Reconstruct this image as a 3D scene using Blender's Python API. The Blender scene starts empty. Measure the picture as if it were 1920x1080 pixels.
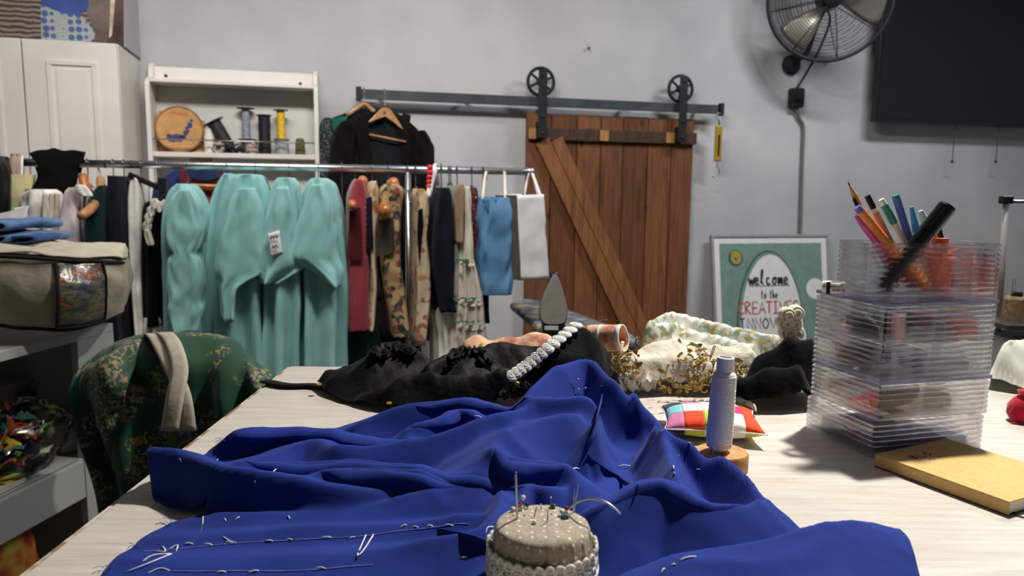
import bpy, bmesh, math, random
import numpy as np
from mathutils import Vector, Matrix, noise as mnoise
random.seed(7); rng = np.random.default_rng(7)
sc = bpy.context.scene
COL = sc.collection

# ------------------------------------------------------------------ camera
FPX = 1400.0; T = 0.95; CAMZ = 1.25
PITCH = math.atan(180/1400); ROLL = 0.011
_f = np.array([0, math.cos(PITCH), -math.sin(PITCH)])
_r0 = np.array([1.0, 0, 0]); _u0 = np.array([0, math.sin(PITCH), math.cos(PITCH)])
_r = math.cos(ROLL)*_r0 + math.sin(ROLL)*_u0
_u = math.cos(ROLL)*_u0 - math.sin(ROLL)*_r0
CAM = np.array([0, 0, CAMZ])
cd = bpy.data.cameras.new('camera'); cam = bpy.data.objects.new('camera', cd); COL.objects.link(cam)
M = Matrix.Identity(4)
for i in range(3):
    M[i][0] = _r[i]; M[i][1] = _u[i]; M[i][2] = -_f[i]; M[i][3] = CAM[i]
cam.matrix_world = M
cd.sensor_width = 36; cd.lens = 36*FPX/1920; cd.clip_start = 0.02
cd.dof.use_dof = True; cd.dof.focus_distance = 0.86; cd.dof.aperture_fstop = 9.0
sc.camera = cam

# ------------------------------------------------------------------ light
sc.view_settings.view_transform = 'Standard'; sc.view_settings.look = 'None'
sc.view_settings.gamma = 1; sc.view_settings.use_curve_mapping = False
sc.view_settings.exposure = 0.0
w = bpy.data.worlds.new('world'); sc.world = w; w.use_nodes = True
w.node_tree.nodes['Background'].inputs[0].default_value = (0.92, 0.95, 1.0, 1)
w.node_tree.nodes['Background'].inputs[1].default_value = 0.06

def area(name, loc, target, power, size, col=(1, 1, 1), spread=180, sy=None):
    l = bpy.data.lights.new(name, 'AREA'); l.energy = power; l.size = size; l.color = col
    if sy: l.shape = 'RECTANGLE'; l.size_y = sy
    else: l.shape = 'DISK'
    l.spread = math.radians(spread)
    o = bpy.data.objects.new(name, l); COL.objects.link(o); o.location = loc
    o.rotation_euler = (Vector(target)-Vector(loc)).to_track_quat('-Z', 'Y').to_euler()
    return o
area('table_lamp_light', (0.92, 1.5, 2.8), (0.25, 0.8, 0.95), 22, 0.11, (1.0, 0.95, 0.87), 100)
area('ceiling_tube_left', (-1.2, 1.9, 3.1), (-1.7, 3.4, 1.3), 13, 1.2, (1.0, 0.96, 0.92), 125, 0.12)
area('ceiling_tube_wall', (-0.2, 1.8, 3.1), (-0.2, 3.6, 1.3), 29, 1.2, (1.0, 0.96, 0.93), 125, 0.12)
area('ceiling_tube_right', (2.3, 3.3, 3.15), (2.3, 3.5, 0), 52, 1.2, (0.93, 0.96, 1.0), 180, 0.12)

# ------------------------------------------------------------------ projection helpers (photo pixel -> place in the room)
def ray(px, py):
    return _f + (px-960)/FPX*_r - (py-540)/FPX*_u
def P(px, py, d):
    v = ray(px, py); return CAM + v*(d/v[1])
def PZ(px, py, z):
    v = ray(px, py); return CAM + v*((z-CAMZ)/v[2])
ANG = math.radians(15); WX = np.array([math.cos(ANG), math.sin(ANG), 0]); WN = np.array([math.sin(ANG), -math.cos(ANG), 0])
UP = np.array([0, 0, 1.0])
DW = 4.45      # back wall, distance straight ahead
DR = 3.15      # clothes rack plane
def PW(px, py, off=0.0, D=DW):
    v = ray(px, py); p0 = np.array([0, D, 0]) + WN*off
    return CAM + v*(np.dot(p0-CAM, WN)/np.dot(v, WN))
def PR(px, py, off=0.0): return PW(px, py, off, DR)

# ------------------------------------------------------------------ object helpers
def lin(r, g, b):
    f = lambda c: (c/255/12.92) if c/255 <= 0.04045 else ((c/255+0.055)/1.055)**2.4
    return (f(r), f(g), f(b), 1)
BASE = {}
def link(o, parent=None, base=(0, 0, 0)):
    COL.objects.link(o)
    b = np.array(base, float)
    if parent is not None:
        o.parent = parent; o.location = Vector(b-BASE[parent.name])
    else: o.location = Vector(b)
    BASE[o.name] = b
    return o
def tag(o, label=None, cat=None, group=None, kind=None):
    if label: o['label'] = label
    if cat: o['category'] = cat
    if group: o['group'] = group
    if kind: o['kind'] = kind
    return o
def thing(name, label, cat, base=(0, 0, 0), group=None):
    o = bpy.data.objects.new(name, None); o.empty_display_size = 0.02
    link(o, None, base); return tag(o, label, cat, group)
class MB:
    def __init__(s): s.v = []; s.f = []; s.n = 0
    def add(s, v, f):
        v = np.asarray(v, float).reshape(-1, 3); s.v.append(v)
        s.f += [tuple(int(i)+s.n for i in q) for q in f]; s.n += len(v); return s
    def box(s, c, size, ax=None):
        c = np.array(c, float); ax = np.eye(3) if ax is None else np.array(ax)
        h = np.array(size)/2
        v = [c+ax[0]*h[0]*i+ax[1]*h[1]*j+ax[2]*h[2]*k for i in (-1, 1) for j in (-1, 1) for k in (-1, 1)]
        return s.add(v, [(0, 1, 3, 2), (4, 6, 7, 5), (0, 4, 5, 1), (2, 3, 7, 6), (0, 2, 6, 4), (1, 5, 7, 3)])
    def tube(s, pts, r, n=8, cap=True, closed=False):
        pts = np.asarray(pts, float); m = len(pts); rr = np.broadcast_to(np.asarray(r, float), (m,))
        V = []; ref = None
        for i in range(m):
            a = pts[(i-1) % m] if (closed or i > 0) else pts[i]; b = pts[(i+1) % m] if (closed or i < m-1) else pts[i]
            t = b-a; t = t/(np.linalg.norm(t)+1e-12)
            if ref is None: ref = np.array([0, 0, 1.0]) if abs(t[2]) < 0.9 else np.array([1.0, 0, 0])
            u = ref-t*np.dot(ref, t); u /= np.linalg.norm(u)+1e-12; w_ = np.cross(t, u); ref = u
            for k in range(n):
                q = 2*math.pi*k/n; V.append(pts[i]+rr[i]*(math.cos(q)*u+math.sin(q)*w_))
        F = []
        for i in range(m if closed else m-1):
            j = (i+1) % m
            for k in range(n): F.append((i*n+k, i*n+(k+1) % n, j*n+(k+1) % n, j*n+k))
        if cap and not closed: F += [tuple(range(n-1, -1, -1)), tuple(range((m-1)*n, m*n))]
        return s.add(V, F)
    def lathe(s, prof, o, n=32, ax=None, cap=True):
        o = np.array(o, float); ax = np.eye(3) if ax is None else np.array(ax)
        V = []; m = len(prof)
        for r, z in prof:
            for k in range(n):
                q = 2*math.pi*k/n; V.append(o+ax[0]*r*math.cos(q)+ax[1]*r*math.sin(q)+ax[2]*z)
        F = [(i*n+k, i*n+(k+1) % n, (i+1)*n+(k+1) % n, (i+1)*n+k) for i in range(m-1) for k in range(n)]
        if cap: F += [tuple(range(n-1, -1, -1)), tuple(range((m-1)*n, m*n))]
        return s.add(V, F)
    def prism(s, poly, o, ax, th):
        # poly: 2-D points in ax[0], ax[1]; extruded along ax[2] by th from o
        o = np.array(o, float); ax = np.array(ax); n = len(poly)
        V = [o+ax[0]*a+ax[1]*b for a, b in poly]+[o+ax[0]*a+ax[1]*b+ax[2]*th for a, b in poly]
        return s.add(V, [tuple(range(n-1, -1, -1)), tuple(range(n, 2*n))]+[(i, (i+1) % n, n+(i+1) % n, n+i) for i in range(n)])
    def ribbon(s, pts, wv, nrm, width, lift=0.0):
        pts = np.asarray(pts, float)
        V = []; m = len(pts)
        for i in range(m):
            t = pts[min(i+1, m-1)]-pts[max(i-1, 0)]; u = np.cross(nrm, t); u /= np.linalg.norm(u)+1e-12
            V += [pts[i]+u*width/2+nrm*lift, pts[i]-u*width/2+nrm*lift]
        return s.add(V, [(2*i, 2*i+1, 2*i+3, 2*i+2) for i in range(m-1)])
    def grid(s, A):
        A = np.asarray(A); r, c = A.shape[:2]
        return s.add(A.reshape(-1, 3), [(i*c+j, i*c+j+1, (i+1)*c+j+1, (i+1)*c+j) for i in range(r-1) for j in range(c-1)])
    def sphere(s, c, r, n=12, m=8, ax=None):
        r = np.broadcast_to(np.asarray(r, float), (3,)); ax = np.eye(3) if ax is None else np.array(ax)
        V = []
        for i in range(m+1):
            th = math.pi*i/m
            for k in range(n):
                ph = 2*math.pi*k/n
                V.append(np.array(c)+ax[0]*r[0]*math.sin(th)*math.cos(ph)+ax[1]*r[1]*math.sin(th)*math.sin(ph)+ax[2]*r[2]*math.cos(th))
        return s.add(V, [(i*n+k, (i+1)*n+k, (i+1)*n+(k+1) % n, i*n+(k+1) % n) for i in range(m) for k in range(n)])
    def build(s, name, mat, parent=None, smooth=False, solid=0, bevel=0, base=None, weld=False, sub=0, sharp=True):
        V = np.concatenate(s.v) if s.v else np.zeros((0, 3))
        if base is None:
            base = BASE[parent.name] if parent is not None else np.array([(V[:, 0].min()+V[:, 0].max())/2, (V[:, 1].min()+V[:, 1].max())/2, V[:, 2].min()])
        base = np.array(base, float)
        me = bpy.data.meshes.new(name); me.from_pydata((V-base).tolist(), [], s.f); me.update()
        bm = bmesh.new(); bm.from_mesh(me)
        if weld: bmesh.ops.remove_doubles(bm, verts=bm.verts, dist=1e-5)
        bmesh.ops.recalc_face_normals(bm, faces=bm.faces)
        bm.to_mesh(me); bm.free()
        o = bpy.data.objects.new(name, me); link(o, parent, base)
        me.materials.append(mat)
        if smooth:
            me.polygons.foreach_set('use_smooth', [True]*len(me.polygons))
            if smooth == 'auto': me.set_sharp_from_angle(angle=math.radians(40))
        if bevel:
            b = o.modifiers.new('bevel', 'BEVEL'); b.width = bevel; b.segments = 2; b.limit_method = 'ANGLE'
        if solid:
            q = o.modifiers.new('solid', 'SOLIDIFY'); q.thickness = solid; q.offset = 0
        if sub:
            q = o.modifiers.new('sub', 'SUBSURF'); q.levels = q.render_levels = sub
        return o
def cr(pts, n):
    """Catmull-Rom through pts (any dimension), n samples in all"""
    p = np.asarray(pts, float)
    if len(p) == 1: return np.repeat(p, n, 0)
    q = np.vstack([2*p[0]-p[1], p, 2*p[-1]-p[-2]])
    t = np.linspace(0, len(p)-1, n); i = np.minimum(t.astype(int), len(p)-2); u = (t-i)[:, None]
    a, b, c, d = q[i], q[i+1], q[i+2], q[i+3]
    return 0.5*(2*b+(c-a)*u+(2*a-5*b+4*c-d)*u*u+(3*b-a-3*c+d)*u**3)
def fbm(x, y, z, o=3):
    return mnoise.fractal(Vector((x, y, z)), 0.9, 2.0, o)
def sheet(rows, nu=40, nv=30, amp=0.0, freq=12, seed=0, aniso=(1, 1), raw=False):
    """smooth surface through a lattice of 3-D control points (rows x columns)"""
    R = np.array([cr(r, nu) for r in rows]); A = np.array([cr(R[:, j], nv) for j in range(nu)]).transpose(1, 0, 2)
    if amp:
        du = np.gradient(A, axis=1); dv = np.gradient(A, axis=0); N = np.cross(du, dv); N /= np.linalg.norm(N, axis=2, keepdims=True)+1e-12
        for i in range(nv):
            for j in range(nu):
                q = A[i, j]*freq
                A[i, j] += N[i, j]*amp*fbm(q[0]*aniso[0]+seed, q[1]*aniso[0], q[2]*aniso[1], 2)
    return A

# ------------------------------------------------------------------ materials
class NT:
    def __init__(s, name):
        s.m = bpy.data.materials.new(name); s.m.use_nodes = True; s.t = s.m.node_tree
        s.b = s.t.nodes['Principled BSDF']; s.tc = s.t.nodes.new('ShaderNodeTexCoord')
    def n(s, typ, **kw):
        x = s.t.nodes.new(typ)
        for k, v in kw.items():
            if k.startswith('i_'): x.inputs[k[2:].replace('_', ' ')].default_value = v
            else: setattr(x, k, v)
        return x
    def l(s, a, b): s.t.links.new(a, b)
    def noise(s, scale, detail=3, rough=0.5, stretch=None, co='Object'):
        src = s.tc.outputs[co]
        if stretch:
            mp = s.n('ShaderNodeMapping'); mp.inputs['Scale'].default_value = stretch; s.l(src, mp.inputs['Vector']); src = mp.outputs[0]
        x = s.n('ShaderNodeTexNoise'); x.inputs['Scale'].default_value = scale; x.inputs['Detail'].default_value = detail; x.inputs['Roughness'].default_value = rough
        s.l(src, x.inputs['Vector']); return x.outputs['Fac']
    def voro(s, scale, stretch=None, feature='F1', out='Distance', rnd=1.0):
        src = s.tc.outputs['Object']
        if stretch:
            mp = s.n('ShaderNodeMapping'); mp.inputs['Scale'].default_value = stretch; s.l(src, mp.inputs['Vector']); src = mp.outputs[0]
        x = s.n('ShaderNodeTexVoronoi', feature=feature); x.inputs['Scale'].default_value = scale; x.inputs['Randomness'].default_value = rnd
        s.l(src, x.inputs['Vector']); return x.outputs[out]
    def ramp(s, fac, stops, interp='LINEAR'):
        r = s.n('ShaderNodeValToRGB'); r.color_ramp.interpolation = interp
        e = r.color_ramp.elements
        while len(e) < len(stops): e.new(0.5)
        for q, (p, c) in zip(e, stops): q.position = p; q.color = c if len(c) == 4 else lin(*c)
        s.l(fac, r.inputs[0]); return r.outputs[0]
    def mix(s, fac, a, b):
        x = s.n('ShaderNodeMix', data_type='RGBA')
        for sock, v in ((x.inputs[0], fac), (x.inputs[6], a), (x.inputs[7], b)):
            if hasattr(v, 'is_linked') or hasattr(v, 'node'): s.l(v, sock)
            else: sock.default_value = v if not (isinstance(v, tuple) and len(v) == 3) else lin(*v)
        return x.outputs[2]
    def bump(s, fac, strength=0.3, dist=0.002):
        b = s.n('ShaderNodeBump'); b.inputs['Strength'].default_value = strength; b.inputs['Distance'].default_value = dist
        s.l(fac, b.inputs['Height']); s.l(b.outputs[0], s.b.inputs['Normal'])
    def col(s, c):
        if hasattr(c, 'node'): s.l(c, s.b.inputs['Base Color'])
        else: s.b.inputs['Base Color'].default_value = lin(*c)
    def set(s, rough=0.6, metal=0.0, spec=0.5, sheen=0.0, trans=0.0, ior=1.45, alpha=1.0, coat=0.0):
        i = s.b.inputs
        i['Roughness'].default_value = rough; i['Metallic'].default_value = metal; i['Specular IOR Level'].default_value = spec
        i['Sheen Weight'].default_value = sheen; i['Transmission Weight'].default_value = trans; i['IOR'].default_value = ior
        i['Alpha'].default_value = alpha; i['Coat Weight'].default_value = coat
        return s.m
def dk(c, k): return tuple(max(0, min(255, x*k)) for x in c)
def cloth(name, c, var=0.12, wscale=900, wstr=0.25, rough=0.9, spec=0.2, sheen=0.15, crease=0.0):
    t = NT(name); f = t.noise(14, 4)
    t.col(t.ramp(f, [(0.3, dk(c, 1-var)), (0.7, dk(c, 1+var))]))
    if crease:
        t.bump(t.noise(22, 3, 0.55), crease, 0.01)
    else: t.bump(t.noise(wscale, 1), wstr, 0.0006)
    return t.set(rough, spec=spec, sheen=sheen)
def plain(name, c, rough=0.5, metal=0.0, spec=0.5, var=0.05, nscale=20, coat=0.0, bump=0.0):
    t = NT(name)
    if var: t.col(t.ramp(t.noise(nscale, 4), [(0.3, dk(c, 1-var)), (0.7, dk(c, 1+var))]))
    else: t.col(c)
    if bump: t.bump(t.noise(nscale*6, 3), bump, 0.002)
    return t.set(rough, metal, spec, coat=coat)
MT = {}
def chrome(): return plain('chrome', (205, 205, 208), 0.3, 1.0, var=0)
MT['chrome'] = chrome()
MT['wire'] = plain('hanger_wire', (120, 122, 125), 0.35, 0.9, var=0)
MT['black_metal'] = plain('black_metal', (30, 33, 36), 0.55, 0.3, var=0.1)
MT['rail_metal'] = plain('rail_metal', (66, 70, 74), 0.6, 0.4, var=0.15, nscale=8)
MT['black_plastic'] = plain('black_plastic', (22, 24, 27), 0.4, var=0.1)
MT['white_paint'] = plain('white_paint', (226, 221, 214), 0.5, var=0.03, nscale=4)
MT['grey_white_paint'] = plain('grey_white_paint', (205, 206, 200), 0.55, var=0.03, nscale=4)
MT['hanger_wood'] = plain('hanger_wood', (176, 128, 84), 0.35, var=0.15, nscale=30, coat=0.3)
MT['orange_wood'] = plain('orange_wood', (170, 102, 54), 0.3, var=0.12, nscale=30, coat=0.4)
MT['white_thread'] = plain('white_thread', (235, 233, 228), 0.8, var=0.04)
MT['dark_slot'] = plain('dark_slot', (18, 17, 17), 0.9, var=0)
MT['steel'] = plain('steel', (190, 190, 192), 0.25, 1.0, var=0)

# ================================================================== ROOM
W0 = np.array([0, DW, 0.0]); AW = np.array([WX, UP, WN])
def WF(s, z, off=0.0): return W0+WX*s+UP*z+WN*off
def SZ(px, py, off=0.0):
    p = PW(px, py, off); return float(np.dot(p-W0, WX)), float(p[2])
t = NT('wall_plaster')
n1 = t.noise(1.6, 5); n2 = t.noise(70, 3)
t.col(t.ramp(n1, [(0.35, (176, 176, 178)), (0.65, (196, 195, 195))])); t.bump(n2, 0.5, 0.004); MT['wall'] = t.set(0.85, spec=0.2)
MT['ceiling'] = plain('ceiling_paint', (205, 203, 200), 0.9, var=0.03)
t = NT('floor_concrete'); t.col(t.ramp(t.noise(5, 6), [(0.3, (70, 68, 66)), (0.7, (100, 97, 94))])); MT['floor'] = t.set(0.7)
H = 3.25
MB().box((0.3, 2.2, -0.05), (9, 9, 0.1)).build('floor', MT['floor'])['kind'] = 'structure'
MB().box((0.3, 2.2, H+0.05), (9, 9, 0.1)).build('ceiling', MT['ceiling'])['kind'] = 'structure'
MB().box(WF(0.6, H/2, -0.1), (8.4, H, 0.2), AW).build('wall_back', MT['wall'])['kind'] = 'structure'
MB().box((-3.75, 1.7, H/2), (0.2, 8, H)).build('wall_left', MT['wall'])['kind'] = 'structure'
MB().box((4.35, 2.2, H/2), (0.2, 8.6, H)).build('wall_right', MT['wall'])['kind'] = 'structure'

# --- boxed-out wall above the cabinet, carrying the printed picture
CABO = 0.46
cs, cz = SZ(219, 81, CABO)                        # cabinet front top right corner
bs, _ = SZ(233, 40, 0.33)
MB().box(WF(bs-1.2, (H+cz)/2+0.004, 0.165), (2.4, H-cz-0.008, 0.33), AW).build('wall_bulkhead', MT['wall'])['kind'] = 'structure'
wickers = NT('print_wicker')
wv = wickers.n('ShaderNodeTexWave', bands_direction='Z'); wv.inputs['Scale'].default_value = 14; wv.inputs['Distortion'].default_value = 4; wv.inputs['Detail'].default_value = 4; wv.inputs['Detail Scale'].default_value = 1.2
wickers.l(wickers.tc.outputs['Object'], wv.inputs['Vector'])
wickers.col(wickers.ramp(wv.outputs['Fac'], [(0.1, (66, 54, 50)), (0.6, (118, 102, 94)), (0.95, (150, 132, 122))])); MT['wicker'] = wickers.set(0.7)
t = NT('print_blue_dots'); v = t.voro(30, rnd=0.2)
t.col(t.ramp(v, [(0.25, (72, 92, 136)), (0.42, (92, 112, 150)), (0.5, (178, 180, 172)), (0.6, (160, 166, 168))])); MT['print_dots'] = t.set(0.7)
MT['print_blue'] = plain('print_blue', (52, 74, 140), 0.7, var=0.15, nscale=6)
MT['print_dark'] = plain('print_dark', (84, 62, 58), 0.7, var=0.3, nscale=8)
MT['print_pale'] = plain('print_pale', (216, 190, 170), 0.7, var=0.25, nscale=14)
MT['print_arm'] = plain('print_arm', (112, 98, 92), 0.7, var=0.2, nscale=10)
ps, pz = SZ(232, 90, 0.345)
pic = thing('wall_picture', 'large unframed print of a blue dress above the white cabinet', 'picture', WF(ps-0.6, pz, 0.345))
MB().box(WF(ps-0.6, pz+0.6, 0.338), (1.2, 1.2, 0.014), AW).build('canvas', MT['wicker'], pic)
def flat_px(poly, off, mat, name, par, th=0.0006, D=DW):
    q = [PW(a, b, off, D) for a, b in poly]; o = q[0]
    l2 = [(float(np.dot(p-o, WX)), float(p[2]-o[2])) for p in q]
    return MB().prism(l2, o, AW, th).build(name, mat, par)
flat_px([(76, 6), (100, 18), (150, 26), (166, 44), (180, 66), (170, 78), (78, 80)], 0.3456, MT['print_dots'], 'printed_skirt', pic)
flat_px([(77, -60), (165, -60), (166, 14), (150, 28), (122, 26), (95, 16), (78, 8)], 0.3462, MT['print_blue'], 'printed_bodice', pic)
flat_px([(166, -60), (208, -60), (205, 40), (200, 78), (178, 78), (178, 62), (163, 26)], 0.3458, MT['print_arm'], 'printed_sleeve', pic)
flat_px([(208, -60), (232, -60), (232, 88), (200, 80)], 0.3457, MT['print_dark'], 'printed_dark_area', pic)  # dark printed area along the right edge of the picture
flat_px([(208, -40), (218, -40), (214, 20), (210, 66), (204, 72), (206, 30)], 0.3464, MT['print_pale'], 'printed_pale_streak', pic)  # pale printed streak over the dark area

# --- white wardrobe
cab = thing('wardrobe', 'tall white wardrobe with framed panel doors in the left corner', 'cabinet', WF(cs-0.6, 0, 0.2))
MB().box(WF(cs-0.6, cz/2, CABO/2-0.011), (1.2, cz, CABO-0.026), AW).build('body', MT['white_paint'], cab, bevel=0.002)
def wdoor(sr, sl, zb, zt):
    wd = sr-sl; c = (sr+sl)/2
    d = MB().box(WF(c, (zb+zt)/2, CABO-0.01), (wd, zt-zb, 0.02), AW).build('door', MT['white_paint'], cab, bevel=0.003)
    m = 0.13 if wd > 0.4 else 0.1; fw = 0.022
    a, b, lo, hi = sl+0.09, sr-0.085, zb+0.12, zt-0.085
    for (x0, x1, z0, z1) in ((a, b, hi-fw, hi), (a, b, lo, lo+fw), (a, a+fw, lo+fw, hi-fw), (b-fw, b, lo+fw, hi-fw)):
        MB().box(WF((x0+x1)/2, (z0+z1)/2, CABO+0.003), (x1-x0, z1-z0, 0.009), AW).build('moulding', MT['white_paint'], d, bevel=0.003)
    MB().box(WF((a+b)/2, (lo+hi)/2, CABO+0.001), (b-a-2*fw-0.03, hi-lo-2*fw-0.03, 0.008), AW).build('panel', MT['white_paint'], d, bevel=0.004)
s38, _ = SZ(39, 78, CABO)
wdoor(cs-0.002, s38+0.003, 0.08, cz-0.002); wdoor(s38-0.003, s38-(cs-s38)+0.002, 0.08, cz-0.002)

# --- white wall shelf
SO = 0.17
sl, zt = SZ(270, 146, SO); sr, zt2 = SZ(596, 166, SO); zt = (zt+zt2)/2
_, zs = SZ(430, 287, SO); zb = zs-0.42
ws = thing('wall_shelf', 'white wooden wall shelf with chrome rails behind the clothes rack', 'shelf', WF((sl+sr)/2, zb, 0))
for sgn, s0 in ((1, sl), (-1, sr)):
    prof = [(0.0, zb), (SO, zb), (SO, zt-0.02), (SO-0.02, zt+0.005), (0.07, zt+0.03), (0.06, zt+0.075), (0.03, zt+0.1), (0.0, zt+0.1)]
    MB().prism([(a, b) for a, b in prof], WF(s0 if sgn > 0 else s0-0.022, 0, 0), np.array([WN, UP, WX]), 0.022).build('side_panel', MT['white_paint'], ws, bevel=0.002)
cm = (sl+sr)/2; iw = sr-sl-0.044
MB().box(WF(cm, (zt+zb)/2, 0.006), (iw, zt-zb+0.02, 0.008), AW).build('back_panel', MT['grey_white_paint'], ws)
MB().box(WF(cm, zt+0.045, 0.016), (iw, 0.085, 0.012), AW).build('header_board', MT['white_paint'], ws, bevel=0.002)
for px, py in ((311, 142), (563, 157)):
    p = PW(px, py, 0.023); MB().lathe([(0.008, 0), (0.008, 0.002)], p, 12, np.array([WX, UP, WN])).build('screw_hole', MT['dark_slot'], ws)
MB().box(WF(cm, zt, SO/2), (iw, 0.016, SO-0.01), AW).build('top_board', MT['white_paint'], ws, bevel=0.002)
MB().box(WF(cm, zs-0.012, SO/2), (iw, 0.024, SO-0.006), AW).build('shelf_board', MT['white_paint'], ws, bevel=0.002)
MB().box(WF(cm, zb+0.012, SO/2), (iw, 0.024, SO-0.006), AW).build('shelf_board', MT['white_paint'], ws, bevel=0.002)
MB().tube([WF(sl+0.02, zs+0.062, SO-0.008), WF(sr-0.02, zs+0.062, SO-0.008)], 0.0035, 8).build('guard_rail', MT['steel'], ws, True)

def shelf_at(px, off=0.09):
    s, _ = SZ(px, 280, off); return WF(s, zs, off)
def K(px): return px*0.00275    # pixel size on the shelf
# kraft envelope and hoop
MT['kraft'] = plain('kraft_paper', (186, 140, 88), 0.85, var=0.1, nscale=10)
MT['hoop_wood'] = plain('hoop_wood', (150, 108, 62), 0.5, var=0.15)
MT['hoop_cloth'] = plain('hoop_cloth', (196, 150, 96), 0.9, var=0.08)
MT['ink_blue'] = plain('stitch_blue', (72, 74, 112), 0.9, var=0.2)
MT['ink_red'] = plain('stitch_red', (190, 78, 58), 0.9, var=0.1)
def wallpoly(poly, off, th): # polygon given in pixels on a plane parallel to the wall
    q = [PW(a, b, off) for a, b in poly]; o = q[0]
    return MB().prism([(float(np.dot(p-o, WX)), float(p[2]-o[2])) for p in q], o, AW, th)
env = wallpoly([(292, 274), (297, 196), (330, 198), (384, 216), (387, 277)], 0.03, 0.006)
zoff = zs-min(v[2] for v in np.concatenate(env.v)); env.v = [v+UP*zoff for v in env.v]
tag(env.build('kraft_envelope', MT['kraft']), 'brown kraft paper envelope behind the embroidery hoop', 'envelope')
hc = shelf_at(338, 0.1)+UP*0.118
hp = thing('embroidery_hoop', 'round embroidery hoop with blue motif on the wall shelf', 'hoop', hc-UP*0.118)
ring = [hc+WX*0.112*math.cos(a)+UP*0.112*math.sin(a) for a in np.linspace(0, 2*math.pi, 48, endpoint=False)]
MB().tube(ring, 0.005, 8, closed=True).build('ring', MT['hoop_wood'], hp, True)
MB().lathe([(0.0005, 0), (0.109, 0), (0.109, 0.004), (0.0005, 0.004)], hc-WN*0.002, 48, AW, False).build('stretched_cloth', MT['hoop_cloth'], hp, weld=True)
mb = MB()
for k in range(26):
    u = k/25; x = -0.055+0.115*u; z = -0.045+0.05*max(0, (u-0.55)/0.45)**1.2*1.6+0.012*math.sin(k*2.3)
    mb.lathe([(0.009+0.004*math.sin(k*1.7), 0), (0.008, 0.001)], hc+WX*x+UP*z+WN*0.003, 7, AW)
mb.build('blue_motif', MT['ink_blue'], hp)
mb = MB()
for k in range(6):
    c = hc+WX*(-0.035+k*0.014)+UP*(0.083-k*0.002)+WN*0.003
    mb.ribbon([c-UP*0.008, c+UP*0.008+WX*0.006, c+WX*0.008-UP*0.006], WX, WN, 0.004)
mb.build('red_lettering', MT['ink_red'], hp)
def spool(px, ht, r_fl, r_core, label, col, cat='spool', off=0.09, z=0.0, tilt=0, flange=(32, 33, 36), name='ribbon_spool'):
    b = shelf_at(px, off)+UP*z
    ax = np.array([WX*math.cos(tilt)-UP*math.sin(tilt)*-1, WN, UP]) if not tilt else None
    if tilt:
        d = UP*math.cos(tilt)-WX*math.sin(tilt); e = WX*math.cos(tilt)+UP*math.sin(tilt); ax = np.array([e, WN, d])
        b = b+UP*r_fl*math.sin(abs(tilt))
    o = thing(name, label, cat, b)
    fm = MT.setdefault(('flange', flange), plain('spool_flange', flange, 0.4, var=0.05)); cm_ = plain('wound_ribbon', col, 0.6, var=0.15, nscale=60)
    MB().lathe([(r_core*1.02, 0.004), (r_core, ht*0.5), (r_core*1.02, ht-0.004)], b, 24, ax).build('winding', cm_, o, 'auto')
    MB().lathe([(r_fl, 0), (r_fl, 0.004)], b, 24, ax).build('flange', fm, o)
    MB().lathe([(r_fl, ht-0.004), (r_fl, ht)], b, 24, ax).build('flange', fm, o)
    return o
spool(430, 0.155, 0.055, 0.035, 'dark brown ribbon spool leaning left on the wall shelf', (40, 33, 32), tilt=0.5)
spool(463, 0.165, 0.045, 0.02, 'tall slim spool of silver grey ribbon on the wall shelf', (140, 146, 156), off=0.06, z=0.075)
spool(497, 0.205, 0.04, 0.03, 'tall black ribbon spool between the silver and yellow spools', (20, 21, 28))
spool(528, 0.155, 0.038, 0.02, 'yellow ribbon spool standing on a grey spool', (222, 178, 32), z=0.079)
spool(529, 0.079, 0.04, 0.034, 'short grey ribbon spool under the yellow spool', (150, 156, 160), flange=(120, 126, 130))
b = shelf_at(563); tag(MB().lathe([(0.022, 0), (0.025, 0.006), (0.025, 0.07), (0.018, 0.088), (0.004, 0.09)], b, 20).build('thread_cone', plain('olive_thread', (92, 84, 52), 0.9, var=0.25, nscale=90), None, 'auto'), 'small olive thread cone at the right end of the shelf', 'thread')
b = shelf_at(393); o = thing('plastic_bottle', 'small white plastic bottle beside the embroidery hoop', 'bottle', b)
MB().lathe([(0.024, 0), (0.026, 0.004), (0.026, 0.085), (0.022, 0.1)], b, 20).build('body', MT['white_paint'], o, 'auto'); MB().lathe([(0.022, 0.1), (0.022, 0.124), (0.015, 0.128)], b, 20).build('cap', MT['white_paint'], o, 'auto')
t = NT('printed_tin'); t.col(t.ramp(t.noise(45, 3), [(0.42, (88, 82, 78)), (0.5, (200, 195, 186)), (0.58, (150, 120, 110))])); MT['tin'] = t.set(0.4)
b = shelf_at(473, 0.06); o = thing('printed_tin', 'small patterned tin holding up the silver spool', 'tin', b)
MB().lathe([(0.036, 0), (0.036, 0.065)], b, 24).build('body', MT['tin'], o, 'auto'); MB().lathe([(0.038, 0.065), (0.038, 0.075)], b, 24).build('lid', plain('tin_lid', (60, 66, 60), 0.4), o)
b = shelf_at(411, 0.12); o = thing('ribbon_roll', 'small loose roll of pale patterned trim on the shelf', 'ribbon', b)
MB().lathe([(0.012, -0.012), (0.03, -0.012), (0.03, 0.012), (0.012, 0.012)], b+UP*0.03, 24, AW, False).build('roll', MT['tin'], o, 'auto'); MB().tube(cr([b+UP*0.02+WX*0.03, b+UP*0.03+WX*0.05+WN*0.01, b+UP*0.005+WX*0.07+WN*0.03], 10), 0.002, 5).build('loose_end', MT['wire'], o, True)
b = shelf_at(443, 0.1); mb = MB()
for k in range(5): mb.sphere(b+WX*(k-2)*0.016+UP*(0.016+0.008*(k % 2))+WN*0.01*(k % 2), (0.016, 0.013, 0.015), 10, 6, AW)
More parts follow.
